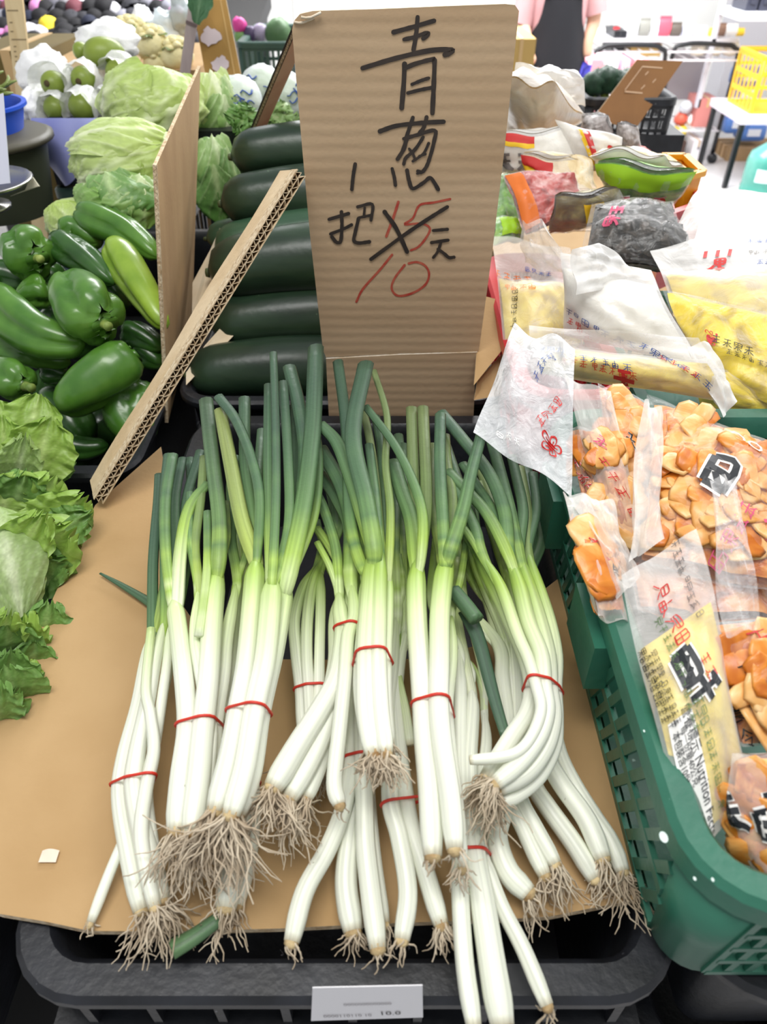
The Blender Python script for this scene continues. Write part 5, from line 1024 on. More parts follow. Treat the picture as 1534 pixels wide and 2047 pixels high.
# --- green fruit in white plastic bags
m_fruit = M('green_fruit', '#8a9c3c', 0.4, c2='#6f8230', scale=14, bump=0.1, bscale=60); m_scar = M('stem_hollow', '#4a3d1c', 0.8)
m_wbag = film('thin_white_bag', 0.34, '#ffffff', 0.25, 0.6, 30)
GF = 'green fruits wrapped in white plastic bags'
def fruit(label, x, y, D, rpx, asp, ax, bagk=1.45, scar=True):
    c = Py(x, y, D); s_ = pxm(c); r = rpx*s_; ax = Vector(ax).normalized(); L_ = r*asp*2
    t = thing('wrapped_fruit', label, 'fruit', c - Vector((0, 0, r)), GF); g = G()
    pts = [c + ax*(L_*(i/14-.5)) for i in range(15)]; rr = [r*(0.1 if i in (0, 14) else math.sqrt(max(.02, 1-((i/14-.5)*2)**2))*(1.06-.22*(i/14))) for i in range(15)]
    g.tube(pts, rr, 18); g.build('fruit_body', m_fruit, t)
    if scar: g = lathe(c - ax*(L_*.5-.003), [(r*.26, .002), (r*.24, -.003), (r*.12, -.005)], 12, ax); g.build('stem_hollow', m_scar, t)
    if bagk:
        g = G(); e = ax; u = e.orthogonal().normalized(); v = e.cross(u)
        def fn(a, b):
            th = a*6.28319; zz = lerp(-.48 + .22*noise.noise(Vector((math.cos(th)*2, math.sin(th)*2, x))), .85, b); k = r*bagk*(1 + .26*noise.noise(Vector((math.cos(th)*3, math.sin(th)*3, b*4+x)))) * (1.0 if b < .5 else 1-.75*((b-.5)/.5)**1.5)
            return c + e*(L_*zz) + (u*math.cos(th) + v*math.sin(th))*k
        g.grid(fn, 24, 10, closed_u=True); g.build('plastic_bag', m_wbag, t)
    return t
TW = lambda x=0, z=0.1: (0.2+x, 1.0, z)
fruit('lower green fruit peeping from its bag at the lavender sheet corner', 112, 216, 1.58, 24, 1.1, TW(-.2), 1.3, False)
fruit('green fruit in the bottom row with a bag rim looped over it', 167, 212, 1.56, 28, 1.1, TW(0), 1.25, False)
fruit('green fruit in the bottom row, almost behind the cabbage', 216, 202, 1.58, 20, 1.1, TW(.1), 1.4, False)
fruit('green fruit with a dark stem hollow at the outer end of the row', 110, 168, 1.62, 25, 1.25, (.15, 1, -.2), 1.6)
fruit('green fruit with a dark stem hollow framed by its bag, mid-row', 168, 158, 1.62, 25, 1.1, (.1, 1, .0), 1.35)
fruit('green fruit in the row nearest the pale cabbage', 240, 146, 1.66, 27, 1.1, TW(.2), 1.3)
fruit('largest green fruit lying sideways on top of the wrapped fruit', 208, 106, 1.70, 30, 1.35, (1, .25, .05), 0, False)
fruit('small half of a green fruit beside the largest one on top', 163, 102, 1.71, 17, 1.0, (1, .4, 0), 0, False)
for k, (lab, x, y, D, rx, rz) in enumerate((('white plastic bag heaped behind the topmost green fruit', 215, 85, 1.80, 62, 38), ('white plastic bag spread over the outer green fruits', 92, 150, 1.74, 52, 46), ('white plastic bag trailing down over the lavender sheet', 78, 210, 1.62, 26, 34))):
    c = Py(x, y, D); s_ = pxm(c); tag(blob(c, (rx*s_, .06, rz*s_), .28, 3.0, k+3, 26, 18).build('plastic_bag', film('white_bag_opaque', .82, '#ffffff', .3, .6, 26)), lab, 'plastic bag')
# bin with a lavender sheet, on a green crate
m_lav = M('lavender_sheet', '#8f94cf', 0.35, c2='#a9aee0', scale=10, bump=0.3, bscale=14)
c0 = Py(62, 236, 1.50); c1 = Py(225, 236, 1.50)
zt = c0.z; g = G(); xs0, xs1 = c0.x, c1.x
def lav(u, v):
    x = lerp(xs0, xs1, u); drop = (.085 + .03*math.sin(u*5+.6) - .05*max(0, .25-u)*4)*v
    return Vector((x, 1.50 - .02*math.sin(v*2.2) + .008*math.sin(u*14)*v, zt - drop))
g.grid(lav, 24, 10)
t = thing('fruit_bin', 'bin draped with a lavender plastic sheet, holding wrapped green fruit', 'bin', ((xs0+xs1)/2, 1.66, zt-.12))
g.build('draped_sheet', m_lav, t)
g = G(); g.box((xs0+.01, 1.51, zt-.12), (xs1, 1.86, zt-.01)); g.build('bin_body', M('bin_dark', '#2a2c3a', .5), t, smooth=False)
m_gcrate = M('dark_green_plastic', '#2b4a40', .45, c2='#24423a', scale=20)
basket('crate', 'dark green slatted crate under the lavender-draped bin', xs0+.005, xs1+.06, 1.49, 1.90, zt-.235, zt-.122, m_gcrate, rim=.016, r=.02, nx=10, cat='crate', bw=.010)
basket('crate', 'dark blue-black crate at the foot of the fruit bin stack', xs0-.0, xs1+.06, 1.48, 1.90, RIM-.47, zt-.238, M('navy_plastic', '#1c222c', .5), rim=.016, r=.02, nx=10, cat='crate', bw=.010)
# blue tub with beans, pails and crate at the left edge
bt = Py(12, 236, 1.30) + Vector((-.062, 0, 0)); m_blue = M('blue_plastic', '#2457d6', .35)
t = thing('tub', 'bright blue plastic tub of green beans', 'tub', bt - Vector((.05, 0, .075)))
lathe(bt + Vector((-.045, .10, -.075)), [(.070, 0), (.090, .070), (.096, .071), (.096, .076), (.088, .076), (.068, .006), (.0, .006)], 28).build('tub_body', m_blue, t, sharp=True)
m_bean = M('green_bean', '#6f7f3e', .5, c2='#8b9a55', scale=30); bm = []
for q in range(3):
    g = G(); g.tube([Vector((.055*(i/6-.5), .012*math.sin(i*.6+q), .004*math.cos(i))) for i in range(7)], [.0012, .0032, .0035, .0036, .0034, .003, .001], 6); o = g.build('green_bean', m_bean, org=(0, 0, 0)); bm.append(o.data); bpy.data.objects.remove(o)
for q in range(46):
    o = bpy.data.objects.new('green_bean', bm[q % 3]); col.objects.link(o); a = rnd.uniform(0, 6.28); rr_ = .075*math.sqrt(rnd.random())
    o.location = bt + Vector((-.045 + rr_*math.cos(a)*.9, .10 + rr_*math.sin(a)*.9, .002 + .075*(1-rr_/.08)*rnd.random() + .02*rr_/.08)); o.rotation_euler = (rnd.uniform(-.4, .4), rnd.uniform(-.4, .4), rnd.uniform(0, 6.28))
    tag(o, 'green bean heaped in the bright blue tub', 'bean', 'green beans in the blue tub')
m_pail = M('olive_pail', '#3b4030', .5); p0_ = Py(14, 300, 1.27) + Vector((-.07, 0, 0))
t = thing('pail', 'dark olive pail under the blue tub', 'pail', p0_ + Vector((-.02, .11, -.13)))
lathe(p0_ + Vector((-.02, .11, -.13)), [(.085, 0), (.105, .118), (.112, .118), (.112, .126), (.10, .126), (.08, .01), (0, .01)], 28).build('pail_body', m_pail, t, sharp=True)
lathe(p0_ + Vector((-.02, .11, -.012)), [(.108, -.004), (.118, 0), (.118, .008), (.108, .012)], 28).build('pail_rim', M('pail_rim', '#4a4638', .5), t)
m_steel = M('brushed_steel', '#c9c6c4', .25, metal=.9); d0 = Py(14, 374, 1.12) + Vector((-.03, 0, 0))
t = thing('scale_pan', 'round steel scale pan with a white card standing on it', 'scale', d0 + Vector((-.03, .03, -.04)))
lathe(d0 + Vector((-.03, .03, -.006)), [(.075, 0), (.082, .006), (.08, .008), (.07, .004), (0, .004)], 30).build('pan', m_steel, t)
lathe(d0 + Vector((-.03, .03, -.04)), [(.04, 0), (.04, .005), (.012, .008), (.012, .034)], 20).build('post', m_steel, t)
wc = [Py(-30, 200, 1.10), Py(6, 186, 1.10), Py(20, 366, 1.085), Py(-30, 372, 1.085)]
g = slab(wc, .0015, (0, -1, .3)); tag(g.build('white_card', [M('white_card', '#dfe0f2', .5), MATS['white_card']], smooth=False), 'white card standing upright at the steel scale pan', 'card')
bc0 = Py(-60, 395, 1.17)
basket('crate', 'blue-grey slatted crate beside the cabbage crate, below the steel pan', bc0.x, Py(82, 395, 1.17).x, 1.165, 1.42, RIM-.14, RIM+.02, M('bluegrey_plastic', '#46566a', .4, c2='#3c4a5c', scale=18), rim=.016, r=.03, nx=8, cat='crate', bw=.009)
g = slab([Py(20, 392, 1.18), Py(78, 372, 1.18), Py(62, 350, 1.19), Py(50, 380, 1.18)], .003, (0, -1, .4)); tag(g.build('cream_liner', [M('cream_paper', '#e6dec8', .7)]*2, smooth=False), 'cream torn paper over the blue-grey crate rim', 'paper')
# plank, brown box, red scrap
t = thing('wood_plank', 'pale plywood plank leaning upright with pencil marks', 'plank', Py(45, 145, 1.86))
pk = [Py(4, -40, 1.92), Py(40, -40, 1.92), Py(58, 140, 1.90), Py(27, 150, 1.90)]; kx = (pk[3].z - .412)/(pk[0].z - pk[3].z); pk[2] = pk[2] + (pk[2]-pk[1])*kx; pk[3] = pk[3] + (pk[3]-pk[0])*kx; pk[2].z = pk[3].z = .412; mw = M('pale_plywood', '#dcc79c', .7, c2='#cdb487', scale=10, stretch=(6, 6, .6)); slab(pk, .008, (0, -1, .1)).build('board', [mw, mw], t, smooth=False)
for (x, y, w_) in ((25, 20, 22), (22, 44, 6), (24, 62, 6), (38, 78, 30), (30, 92, 5), (30, 102, 5), (32, 112, 5), (33, 122, 5)):
    a = Py(x-w_/2, y, 1.90 - .0); g = G(); s_ = pxm(a); pl2 = Plane(pk[0], pk[1], pk[2]); g.add([pl2.hit(x-w_/2, y, .001), pl2.hit(x+w_/2, y, .001), pl2.hit(x+w_/2, y+2, .001), pl2.hit(x-w_/2, y+2, .001)], [[0, 1, 2, 3]]); g.build('pencil_mark', M('pencil', '#7d6a4c', .8), t, smooth=False)
carton('olive-brown open carton behind the leaning plank', -40, 102, 88, 200, 2.05, .3, M('olive_carton', '#6a5a2c', .8, c2='#5e5026', scale=8), z_to=RIM-.47)
# cauliflowers and bags behind
m_caul = M('cauliflower', '#e9dfae', .7, c2='#d9cc90', scale=24, bump=.9, bscale=60); m_cleaf = M('cauliflower_leaf', '#93a864', .5, c2='#b9c890', scale=20)
for k, (lab, x, y, rx) in enumerate((('cream cauliflower next to the wrapped fruit', 262, 68, 34), ('cream cauliflower in the middle of the pale group', 300, 88, 36), ('cream cauliflower against the upright stick', 352, 112, 36), ('cream cauliflower resting low in front of the others', 318, 124, 30))):
    c = Py(x, y, 2.0); s_ = pxm(c); r = rx*s_; t = thing('cauliflower', lab, 'cauliflower', c - Vector((0, 0, r*.9)), 'cauliflowers behind the cabbages')
    g = blob(c, (r, r, r*.8), .1, 2, k); 
    for q in range(16):
        a = q*2.4; e = Vector((math.cos(a)*math.sqrt(q/16), math.sin(a)*math.sqrt(q/16), 0)); b_ = blob(c + Vector((e.x*r*.85, e.y*r*.85, r*.8*math.sqrt(max(0, 1-e.length**2*.7)))), (r*.28, r*.28, r*.2), .3, 4, q, 8, 6); g.add(b_.v, b_.f)
    g.build('curd', m_caul, t)
    for q in range(5):
        a = q*1.26 + k; b_ = c + Vector((math.cos(a)*r*.6, math.sin(a)*r*.6, -r*.7)); leafmesh(b_, b_ + Vector((math.cos(a)*r*.6, math.sin(a)*r*.6, r*1.2)), r*1.0, (-math.cos(a), -math.sin(a), .3), ruffle=.006, seed=q, nv=16, edge=(.30, .40, .16), mid=(.7, .76, .5)).build('leaf', m_lett, t)
for k, (lab, x, y, rx, ry_) in enumerate((('white plastic bag standing up behind the cauliflowers', 285, 42, 18, 26), ('bluish white plastic bag by the upright stick', 335, 62, 34, 34), ('grey crumpled plastic bag behind the bluish one', 365, 30, 26, 34))):
    c = Py(x, y, 2.25); s_ = pxm(c); tag(blob(c, (rx*s_, .06, ry_*s_), .35, 2.5, k+20, 20, 14).build('plastic_bag', film('bag_far_%d' % k, .8, ('#ffffff', '#e6f2f6', '#b9c4c6')[k], .3, .5, 24)), lab, 'plastic bag')
carton('brown carton under the cauliflowers and wrapped fruit bags', 90, 140, 395, 230, 1.95, .42, m_kraft, z_to=RIM-.47)
# upright stick, tall card with white patches, leaf
t = thing('upright_stick', 'pinkish grey wooden stick standing in front of the brown card', 'stick', Py(372, 138, 1.925)); g = G(); s0 = Py(371, 138, 1.925); s1 = Py(398, -60, 1.93); sb_ = s0 + (s0-s1)*((s0.z-.412)/(s1.z-s0.z)); g.bar(sb_, s1, .022, .010, up=(0, -1, 0)); g.build('shaft', M('stick_wood', '#b5a5a3', .7, c2='#a39392', scale=20, stretch=(3, 3, .5)), t, smooth=False)
g = G(); g.bar(Py(383, 50, 1.925), Py(384, 44, 1.925), .024, .012, up=(0, -1, 0)); g.build('notch', M('notch', '#6d5c5c', .8), t, smooth=False)
t = thing('tall_card', 'tall brown card patched with torn white paper', 'sign', Py(440, 172, 1.95)); tp = [Py(372, -60, 2.02), Py(440, -60, 2.02), Py(482, 150, 1.95), Py(415, 172, 1.95)]
slab(tp, .005, (0, -1, .1)).build('board', [M('ochre_card', '#b58d4c', .8, c2='#a67f42', scale=8), m_kraft_edge], t, smooth=False); pl3 = Plane(tp[0], tp[1], tp[2])
for (cx, cy, r1, r2) in ((421, 72, 24, 20), (442, 128, 20, 18)):
    rr_ = random.Random(cx); pts = [pl3.hit(cx + r1*math.cos(a*.3696)*rr_.uniform(.6, 1.1), cy + r2*math.sin(a*.3696)*rr_.uniform(.6, 1.15), .001) for a in range(17)]; g = G(); g.add(pts, [list(range(17))]); g.build('torn_patch', M('torn_white', '#d9c9cc', .9), t, smooth=False)
for pq in (((432, -40), (470, 160)),): g = G(); g.add([pl3.hit(pq[0][0], pq[0][1], .001), pl3.hit(pq[0][0]+3, pq[0][1], .001), pl3.hit(pq[1][0]+3, pq[1][1], .001), pl3.hit(pq[1][0], pq[1][1], .001)], [[0, 1, 2, 3]]); g.build('crease', M('crease', '#c9a468', .8), t, smooth=False)
g = leafmesh(Py(393, 48, 1.86), Py(420, -60, 1.86), .055, (0, -1, .2), ruffle=.003, seed=3, nv=18, edge=(.05, .13, .06), mid=(.12, .22, .12)); tag(g.build('broad_leaf', m_lett), 'broad dark green leaf hanging in front of the tall brown card', 'leaf')
# cabbages in printed plastic bags
m_pbag = film('printed_bag', .42, '#f2f7ff', .3, .5, 30)
for k, (lab, x, y, D, rx, rz) in enumerate((('bagged cabbage with blue print on its bag, next to the loose cabbage', 478, 205, 1.52, 48, 46), ('bagged cabbage in pale film behind the leaning card', 525, 172, 1.70, 44, 36), ('bagged cabbage with blue print, touching the hand-lettered sign', 582, 200, 1.58, 44, 46))):
    c = Py(x, y, D); s_ = pxm(c); t = thing('bagged_cabbage', lab, 'cabbage', c - Vector((0, 0, rz*s_)), 'cabbages in printed plastic bags')
    blob(c, (rx*s_*.92, rx*s_*.9, rz*s_*.92), .12, 3, k).build('cabbage_head', M('bagged_green', '#a9c07a', .5, c2='#c9d8a4', scale=12, bump=.4, bscale=30), t)
    g = blob(c, (rx*s_, rx*s_, rz*s_*1.05), .10, 4, k+9, 22, 16); g.build('plastic_bag', m_pbag, t)
    rr_ = random.Random(k); g = G()
    for q in range(5 if k != 1 else 2):
        a0_ = rr_.uniform(-.9, .5); b0_ = rr_.uniform(-.1, .7)
        pts = []
        for i in range(6):
            a_ = a0_ + .12*i; b_ = b0_ + .10*math.sin(i*1.4+q); d = Vector((math.sin(a_)*math.cos(b_), -math.cos(a_)*math.cos(b_), math.sin(b_))); pts.append(c + Vector((d.x*rx*s_*1.06, d.y*rx*s_*1.06, d.z*rz*s_*1.10)))
        g.tube(pts, .0022, 5, flat=.5)
    g.build('blue_print', INK['b'], t)
def bunch_leaves(label, x, y, D, n, r, seed, edge=(.14, .30, .07), mid=(.4, .55, .2)):
    c = Py(x, y, D); s_ = pxm(c); rr_ = random.Random(seed); t = thing('leafy_greens', label, 'greens', c - Vector((0, 0, r*s_)), 'loose leafy greens behind the cucumbers')
    for i in range(n):
        a = rr_.uniform(0, 6.28); e = Vector((math.cos(a), math.sin(a)*.6-.3, rr_.uniform(-.3, 1))).normalized()
        leafmesh(c - e*r*s_*.2, c + e*r*s_, r*s_*.9, (rr_.uniform(-.3, .3), -1, .6), ruffle=.008, seed=seed+i, nu=8, nv=16, edge=edge, mid=mid).build('leaf', m_lett, t)
bunch_leaves('loose green leaves under the bagged cabbages', 485, 252, 1.42, 9, 42, 1)
bunch_leaves('loose pale stems and leaves behind the topmost cucumber', 560, 250, 1.45, 10, 44, 4, (.2, .34, .1), (.65, .7, .4))
carton('black carton carrying the bagged cabbages', 405, 262, 640, 330, 1.42, .5, m_black, z_to=RIM-.47, tape='#2a2a2e')
# leaning card behind the sign
A = Py(505, 268, 1.36); B = Py(592, 62, 1.16); t = thing('leaning_card', 'brown card seen nearly edge-on, leaning above the topmost cucumber', 'cardboard', A)
vw = ((A+B)/2 - Vector((0, 0, CH))).normalized(); e_ = (B-A).normalized(); pr = e_.cross(vw).normalized(); pr = pr if pr.x > 0 else -pr; dep = (vw*.06 + pr*.016)
slab([A, A+dep, B+dep, B], .004, pr).build('board', [M('red_brown_card', '#a9795c', .8, c2='#b99a78', scale=9), m_kraft_edge], t, smooth=False)
g = G(); nn2 = e_.cross(dep).normalized(); flutes(g, A - pr*.003, B - pr*.003, .006, pr, .009, 1, .0012, .006); g.build('corrugated_edge', M('dark_edge', '#3f352e', .9), t, smooth=False)
# far middle: poster, bins, purple vegetables
t = thing('poster_board', 'orange and white poster board far behind the stall', 'poster', Py(487, 60, 5.6)); a = Py(466, 66, 5.6); b = Py(510, -60, 5.6); g = G(); g.box((a.x, 5.6, a.z-.3), (b.x, 5.62, b.z)); g.build('board', M('orange_poster', '#f2762a', .6), t, smooth=False)
a = Py(468, 46, 5.59); b = Py(488, 24, 5.59); g = G(); g.box((a.x, 5.585, a.z), (b.x, 5.599, b.z)); g.build('white_panel', M('poster_white', '#f6f4f2', .6), t, smooth=False)
g = G(); g.box((Py(487, 60, 5.6).x-.02, 5.62, -.2), (Py(487, 60, 5.6).x+.02, 5.66, .9)); g.build('stand', M('dark_steel', '#222326'), t, smooth=False)
basket('crate', 'dark green crate with a white-edged rim, far behind the bagged cabbages', Py(470, 80, 3.0).x, Py(640, 80, 3.0).x, 3.0, 3.5, .60, Py(500, 84, 3.0).z, m_gcrate, rim=.03, r=.03, nx=14, cat='crate', bw=.012)
g = G(); zz = Py(500, 88, 3.0).z
for k, (lab, x, y, c_, r_) in enumerate((('purple aubergine-coloured vegetable in the far green crate', 500, 62, '#4a3a5c', 14), ('pale lilac vegetable in the far green crate', 520, 58, '#a79ab4', 15), ('magenta wrapped bundle standing in the far green crate', 478, 44, '#c93a8c', 14), ('green leafy lump at the end of the far crate', 555, 60, '#4f7048', 26), ('small green bunch beside the magenta bundle', 480, 66, '#6f9a5a', 12), ('grey-white bundle in the far green crate', 540, 70, '#d6d2dc', 13))):
    c = Py(x, y, 3.2); s_ = pxm(c); tag(blob(c - Vector((0, 0, .01)), (r_*s_, r_*s_*.8, r_*s_), .25, 3, k, 16, 10).build('vegetable', M('far_veg_%d' % k, c_, .5, bump=.4, bscale=30)), lab, 'vegetable')
t = thing('trestle', 'dark trestle table under the far green crate', 'table', (Py(550, 130, 3.2).x, 3.25, -.2)); x0_, x1_ = Py(455, 80, 3.0).x, Py(660, 80, 3.0).x
g = G(); g.box((x0_, 2.95, .57), (x1_, 3.55, .60)); g.build('table_top', MATS['dark_board'], t, smooth=False)
for xx in (x0_+.03, x1_-.03): g = G(); g.box((xx-.02, 3.0, -.2), (xx+.02, 3.5, .57)); g.build('leg', MATS['dark_steel'], t, smooth=False)

# --- heap of caps on a far stand
cap_cols = [('black', '#17161a', 16), ('charcoal', '#34343a', 4), ('pink', '#d58ac0', 3), ('white', '#d9d7de', 3), ('navy', '#1f2438', 3), ('grey', '#8a8a94', 2), ('yellow', '#e8d23a', 1), ('maroon', '#6e3a44', 1), ('red', '#b02a30', 1)]
bagc = [n for n in cap_cols for _ in range(n[2])]; capm = {}
def cap_meshes(key, hexc):
    if key in capm: return capm[key]
    m = M('cap_'+key, hexc, .8, bump=.3, bscale=120); g = G(); R_ = .075
    def dome(u, v):
        a = u*6.28319; b = v*math.pi/2; k = 1+.03*math.cos(6*a)*math.sin(b); return Vector((R_*math.cos(a)*math.sin(b)*k, R_*1.1*math.sin(a)*math.sin(b)*k, .085*math.cos(b)**.8))
    g.grid(dome, 18, 7, closed_u=True); o = g.build('crown', m, org=(0, 0, 0)); d1 = o.data; bpy.data.objects.remove(o)
    g = G(); 
    def brim(u, v): a = lerp(-2.6, -.54, u); r_ = lerp(.98, 1.75, v)*(1-.28*abs(u-.5)*2*v); return Vector((R_*math.cos(a)*r_, R_*1.1*math.sin(a)*r_, .004 - .012*v*math.cos((u-.5)*2)))
    g.grid(brim, 12, 4); o = g.build('peak', m, org=(0, 0, 0)); d2 = o.data; bpy.data.objects.remove(o)
    g = lathe((0, 0, .083), [(.007, 0), (.006, .004), (.002, .006)], 8); o = g.build('button', m, org=(0, 0, 0)); d3 = o.data; bpy.data.objects.remove(o)
    capm[key] = (d1, d2, d3); return capm[key]
rc = random.Random(3); nc = 0
for row in range(7):
    y = 92 - row*17
    for i in range(16):
        x = -10 + i*27 + rc.uniform(-7, 7) + (row % 2)*13; yy = y + rc.uniform(-5, 5); D = 3.9 + .16*row
        key, hx, _ = rc.choice(bagc); ms_ = cap_meshes(key, hx); c = Py(x, yy, D)
        t = thing('cap', '%s cap in the far heap of caps behind the stall' % key, 'cap', c, 'caps heaped on the far stand, %s ones' % key)
        t.rotation_euler = (rc.uniform(-.5, .9), rc.uniform(-.6, .6), rc.uniform(-1.2, 1.2)); s_ = rc.uniform(.52, .72); t.scale = (s_, s_, s_)
        for nm, d in zip(('crown', 'peak', 'button'), ms_):
            o = bpy.data.objects.new(nm, d); col.objects.link(o); o.parent = t
t = thing('cap_stand', 'dark sloping stand carrying the heap of caps', 'stand', (-1.6, 4.4, -.2)); a = Py(-60, 112, 3.82); b = Py(430, -30, 5.05)
g = G(); xl, xr = Py(-60, 100, 3.85).x - .1, Py(430, 100, 3.85).x + .1
g.add([(xl, 3.78, a.z-.07), (xr, 3.78, a.z-.07), (xr, 5.2, b.z-.05), (xl, 5.2, b.z-.05), (xl, 3.78, a.z-.13), (xr, 3.78, a.z-.13), (xr, 5.2, b.z-.12), (xl, 5.2, b.z-.12)], [[0, 1, 2, 3], [7, 6, 5, 4], [0, 4, 5, 1], [1, 5, 6, 2], [2, 6, 7, 3], [3, 7, 4, 0]]); g.build('sloping_top', MATS['dark_board'], t, smooth=False)
for xx in (xl+.05, xr-.05):
    for yy, zz in ((3.85, a.z-.13), (5.1, b.z-.12)): g = G(); g.box((xx-.03, yy-.03, -.2), (xx+.03, yy+.03, zz)); g.build('leg', MATS['dark_steel'], t, smooth=False)
folded = [('#5b6ea8', 'blue'), ('#c9c4cc', 'pale grey'), ('#d9932c', 'orange'), ('#23284a', 'navy'), ('#8a8f96', 'slate')]
for k in range(9):
    x = -20 + k*21; hx, nm = folded[k % 5]; c = Py(x, 97 - (k % 2)*8, 3.72); w_ = .10; g = G()
    for q in range(3):
        g.grid(lambda u, v: c + Vector((w_*(u-.5), -.02+.08*v, -.03 + .02*q + .006*math.sin(u*6+q) + .008*math.sin(math.pi*v))), 8, 5)
    tag(g.build('folded_garment', M('cloth_'+nm, hx, .9)), '%s folded garment on the ledge below the caps' % nm, 'garment', '%s folded garments below the caps' % nm)
g = G(); g.box((xl, 3.62, .80), (xr, 3.80, .815)); ldg = g.build('display_ledge', MATS['dark_board'], smooth=False); tag(ldg, 'dark ledge with folded garments in front of the caps', 'shelf')
# ---------------------------------------------------------------- far right: person, trolleys, shelves
FZ = -0.2
# dark crate of greens and its card
m_dg = M('dark_greens', '#1f3a2a', .5, c2='#355a40', scale=20, bump=.5, bscale=30)
a = Py(1172, 196, 2.1); b = Py(1362, 196, 2.1)
basket('crate', 'black slatted crate of dark greens behind the food packs', a.x, b.x, 2.1, 2.38, a.z-.135, a.z, m_black, rim=.02, r=.03, nx=12, cat='crate', bw=.009)
for k, (x, y) in enumerate(((1190, 172), (1215, 165), (1240, 172), (1262, 168))):
    c = Py(x, y-6, 2.24); s_ = pxm(c); t = thing('leafy_greens', ('dark green broccoli-like head at the crate end by the person', 'dark green broccoli-like head second along the black crate', 'dark green broccoli-like head third along the black crate', 'dark green broccoli-like head under the tilted brown card')[k], 'greens', c - Vector((0, 0, 26*s_)), 'dark heads in the black crate')
    blob(c, (24*s_, 26*s_, 24*s_), .3, 4, k, 18, 12).build('crown', m_dg, t); lathe(c - Vector((0, 0, 30*s_)), [(9*s_, 0), (8*s_, 14*s_)], 10).build('stalk', PM['s'], t)
t = thing('tilted_card', 'brown card with chalky marks tilted over the black crate', 'sign', Py(1240, 240, 2.08)); pk = [Py(1274, 119, 2.16), Py(1366, 122, 2.2), Py(1268, 262, 2.04), Py(1188, 234, 2.04)]
slab(pk, .005, (0, -1, .3)).build('board', [M('dark_kraft', '#8a6036', .8, c2='#7c5530', scale=9), m_kraft_edge], t, smooth=False); pl4 = Plane(pk[0], pk[1], pk[2])
for (x0, y0, x1, y1) in ((1285, 133, 1325, 136), (1285, 133, 1250, 180), (1250, 183, 1285, 186), (1290, 150, 1297, 143), (1305, 165, 1312, 158), (1282, 178, 1290, 170)):
    g = G(); d = 1.4; g.add([pl4.hit(x0, y0-d, .001), pl4.hit(x1, y1-d, .001), pl4.hit(x1, y1+d, .001), pl4.hit(x0, y0+d, .001)], [[0, 1, 2, 3]]); g.build('chalk_mark', M('chalk', '#c9a888', .9), t, smooth=False)
carton('dark carton propping up the black crate of greens', 1180, 270, 1370, 330, 2.1, .26, m_black, z_to=RIM-.47, tape='#2a2a2e')
t = thing('display_table', 'low dark bench under the crate of dark greens', 'table', (.9, 2.4, FZ)); g = G(); g.box((.35, 2.36, RIM-.5), (1.45, 2.75, RIM-.471)); g.build('table_top', MATS['dark_board'], t, smooth=False)
for x in (.4, 1.4): g = G(); g.box((x-.02, 2.4, FZ), (x+.02, 2.7, RIM-.5)); g.build('leg', MATS['dark_steel'], t, smooth=False)

# person ------------------------------------------------------------------
PD = 5.0; PX = Py(1112, 60, PD).x
def skin(name, joints, edges, parent, mat, root=0, sub=2):
    me = bpy.data.meshes.new(name); org = ORG[parent.name]
    me.from_pydata([Vector(j[:3]) - org for j in joints], edges, []); me.materials.append(mat)
    o = bpy.data.objects.new(name, me); col.objects.link(o); o.parent = parent; ORG[o.name] = org
    md = o.modifiers.new('skin', 'SKIN'); md.use_smooth_shade = True
    for i, j in enumerate(joints):
        r = j[3]; r = r if hasattr(r, '__len__') else (r, r); me.skin_vertices[0].data[i].radius = r; me.skin_vertices[0].data[i].use_root = (i == root)
    s_ = o.modifiers.new('sub', 'SUBSURF'); s_.levels = sub; s_.render_levels = sub; return o
t = thing('person', 'person in a pink top and black apron with a blue-gloved hand, standing beyond the stall', 'person', (PX, PD, FZ))
m_skin = M('skin_tone', '#d9ab90', .5, sss=.1)
def J(x, y, z, r): return (PX+x, PD+y, FZ+z, r)
hand = Py(1175, 128, PD-.08); hx, hz = hand.x-PX, hand.z-FZ
body = [J(0, 0, .86, (.135, .105)), J(0, 0, 1.0, (.125, .095)), J(0, 0, 1.15, (.14, .10)), J(0, 0, 1.30, (.12, .085)), J(0, 0, 1.36, .05), J(0, -.01, 1.42, .048), J(0, -.02, 1.50, (.075, .085)), J(0, -.02, 1.60, (.07, .08)),
        J(-.15, 0, 1.29, .055), J(-.20, -.02, 1.06, .042), J(-.17, -.16, .93, .033), J(-.15, -.22, .89, .026), J(.15, 0, 1.29, .055), J(.21, -.01, 1.07, .042), J(hx-.015, -.06, hz+.10, .033), J(hx-.005, -.075, hz+.03, .027),
        J(-.085, 0, .76, .085), J(-.09, -.01, .45, .058), J(-.09, .02, .10, .04), J(-.09, -.02, .04, .038), J(-.09, -.13, .03, .035), J(.085, 0, .76, .085), J(.09, -.01, .45, .058), J(.09, .02, .10, .04), J(.09, -.02, .04, .038), J(.09, -.13, .03, .035)]
ed = [(0, 1), (1, 2), (2, 3), (3, 4), (4, 5), (5, 6), (6, 7), (3, 8), (8, 9), (9, 10), (10, 11), (3, 12), (12, 13), (13, 14), (14, 15), (0, 16), (16, 17), (17, 18), (18, 19), (19, 20), (0, 21), (21, 22), (22, 23), (23, 24), (24, 25)]
skin('body', body, ed, t, m_skin)
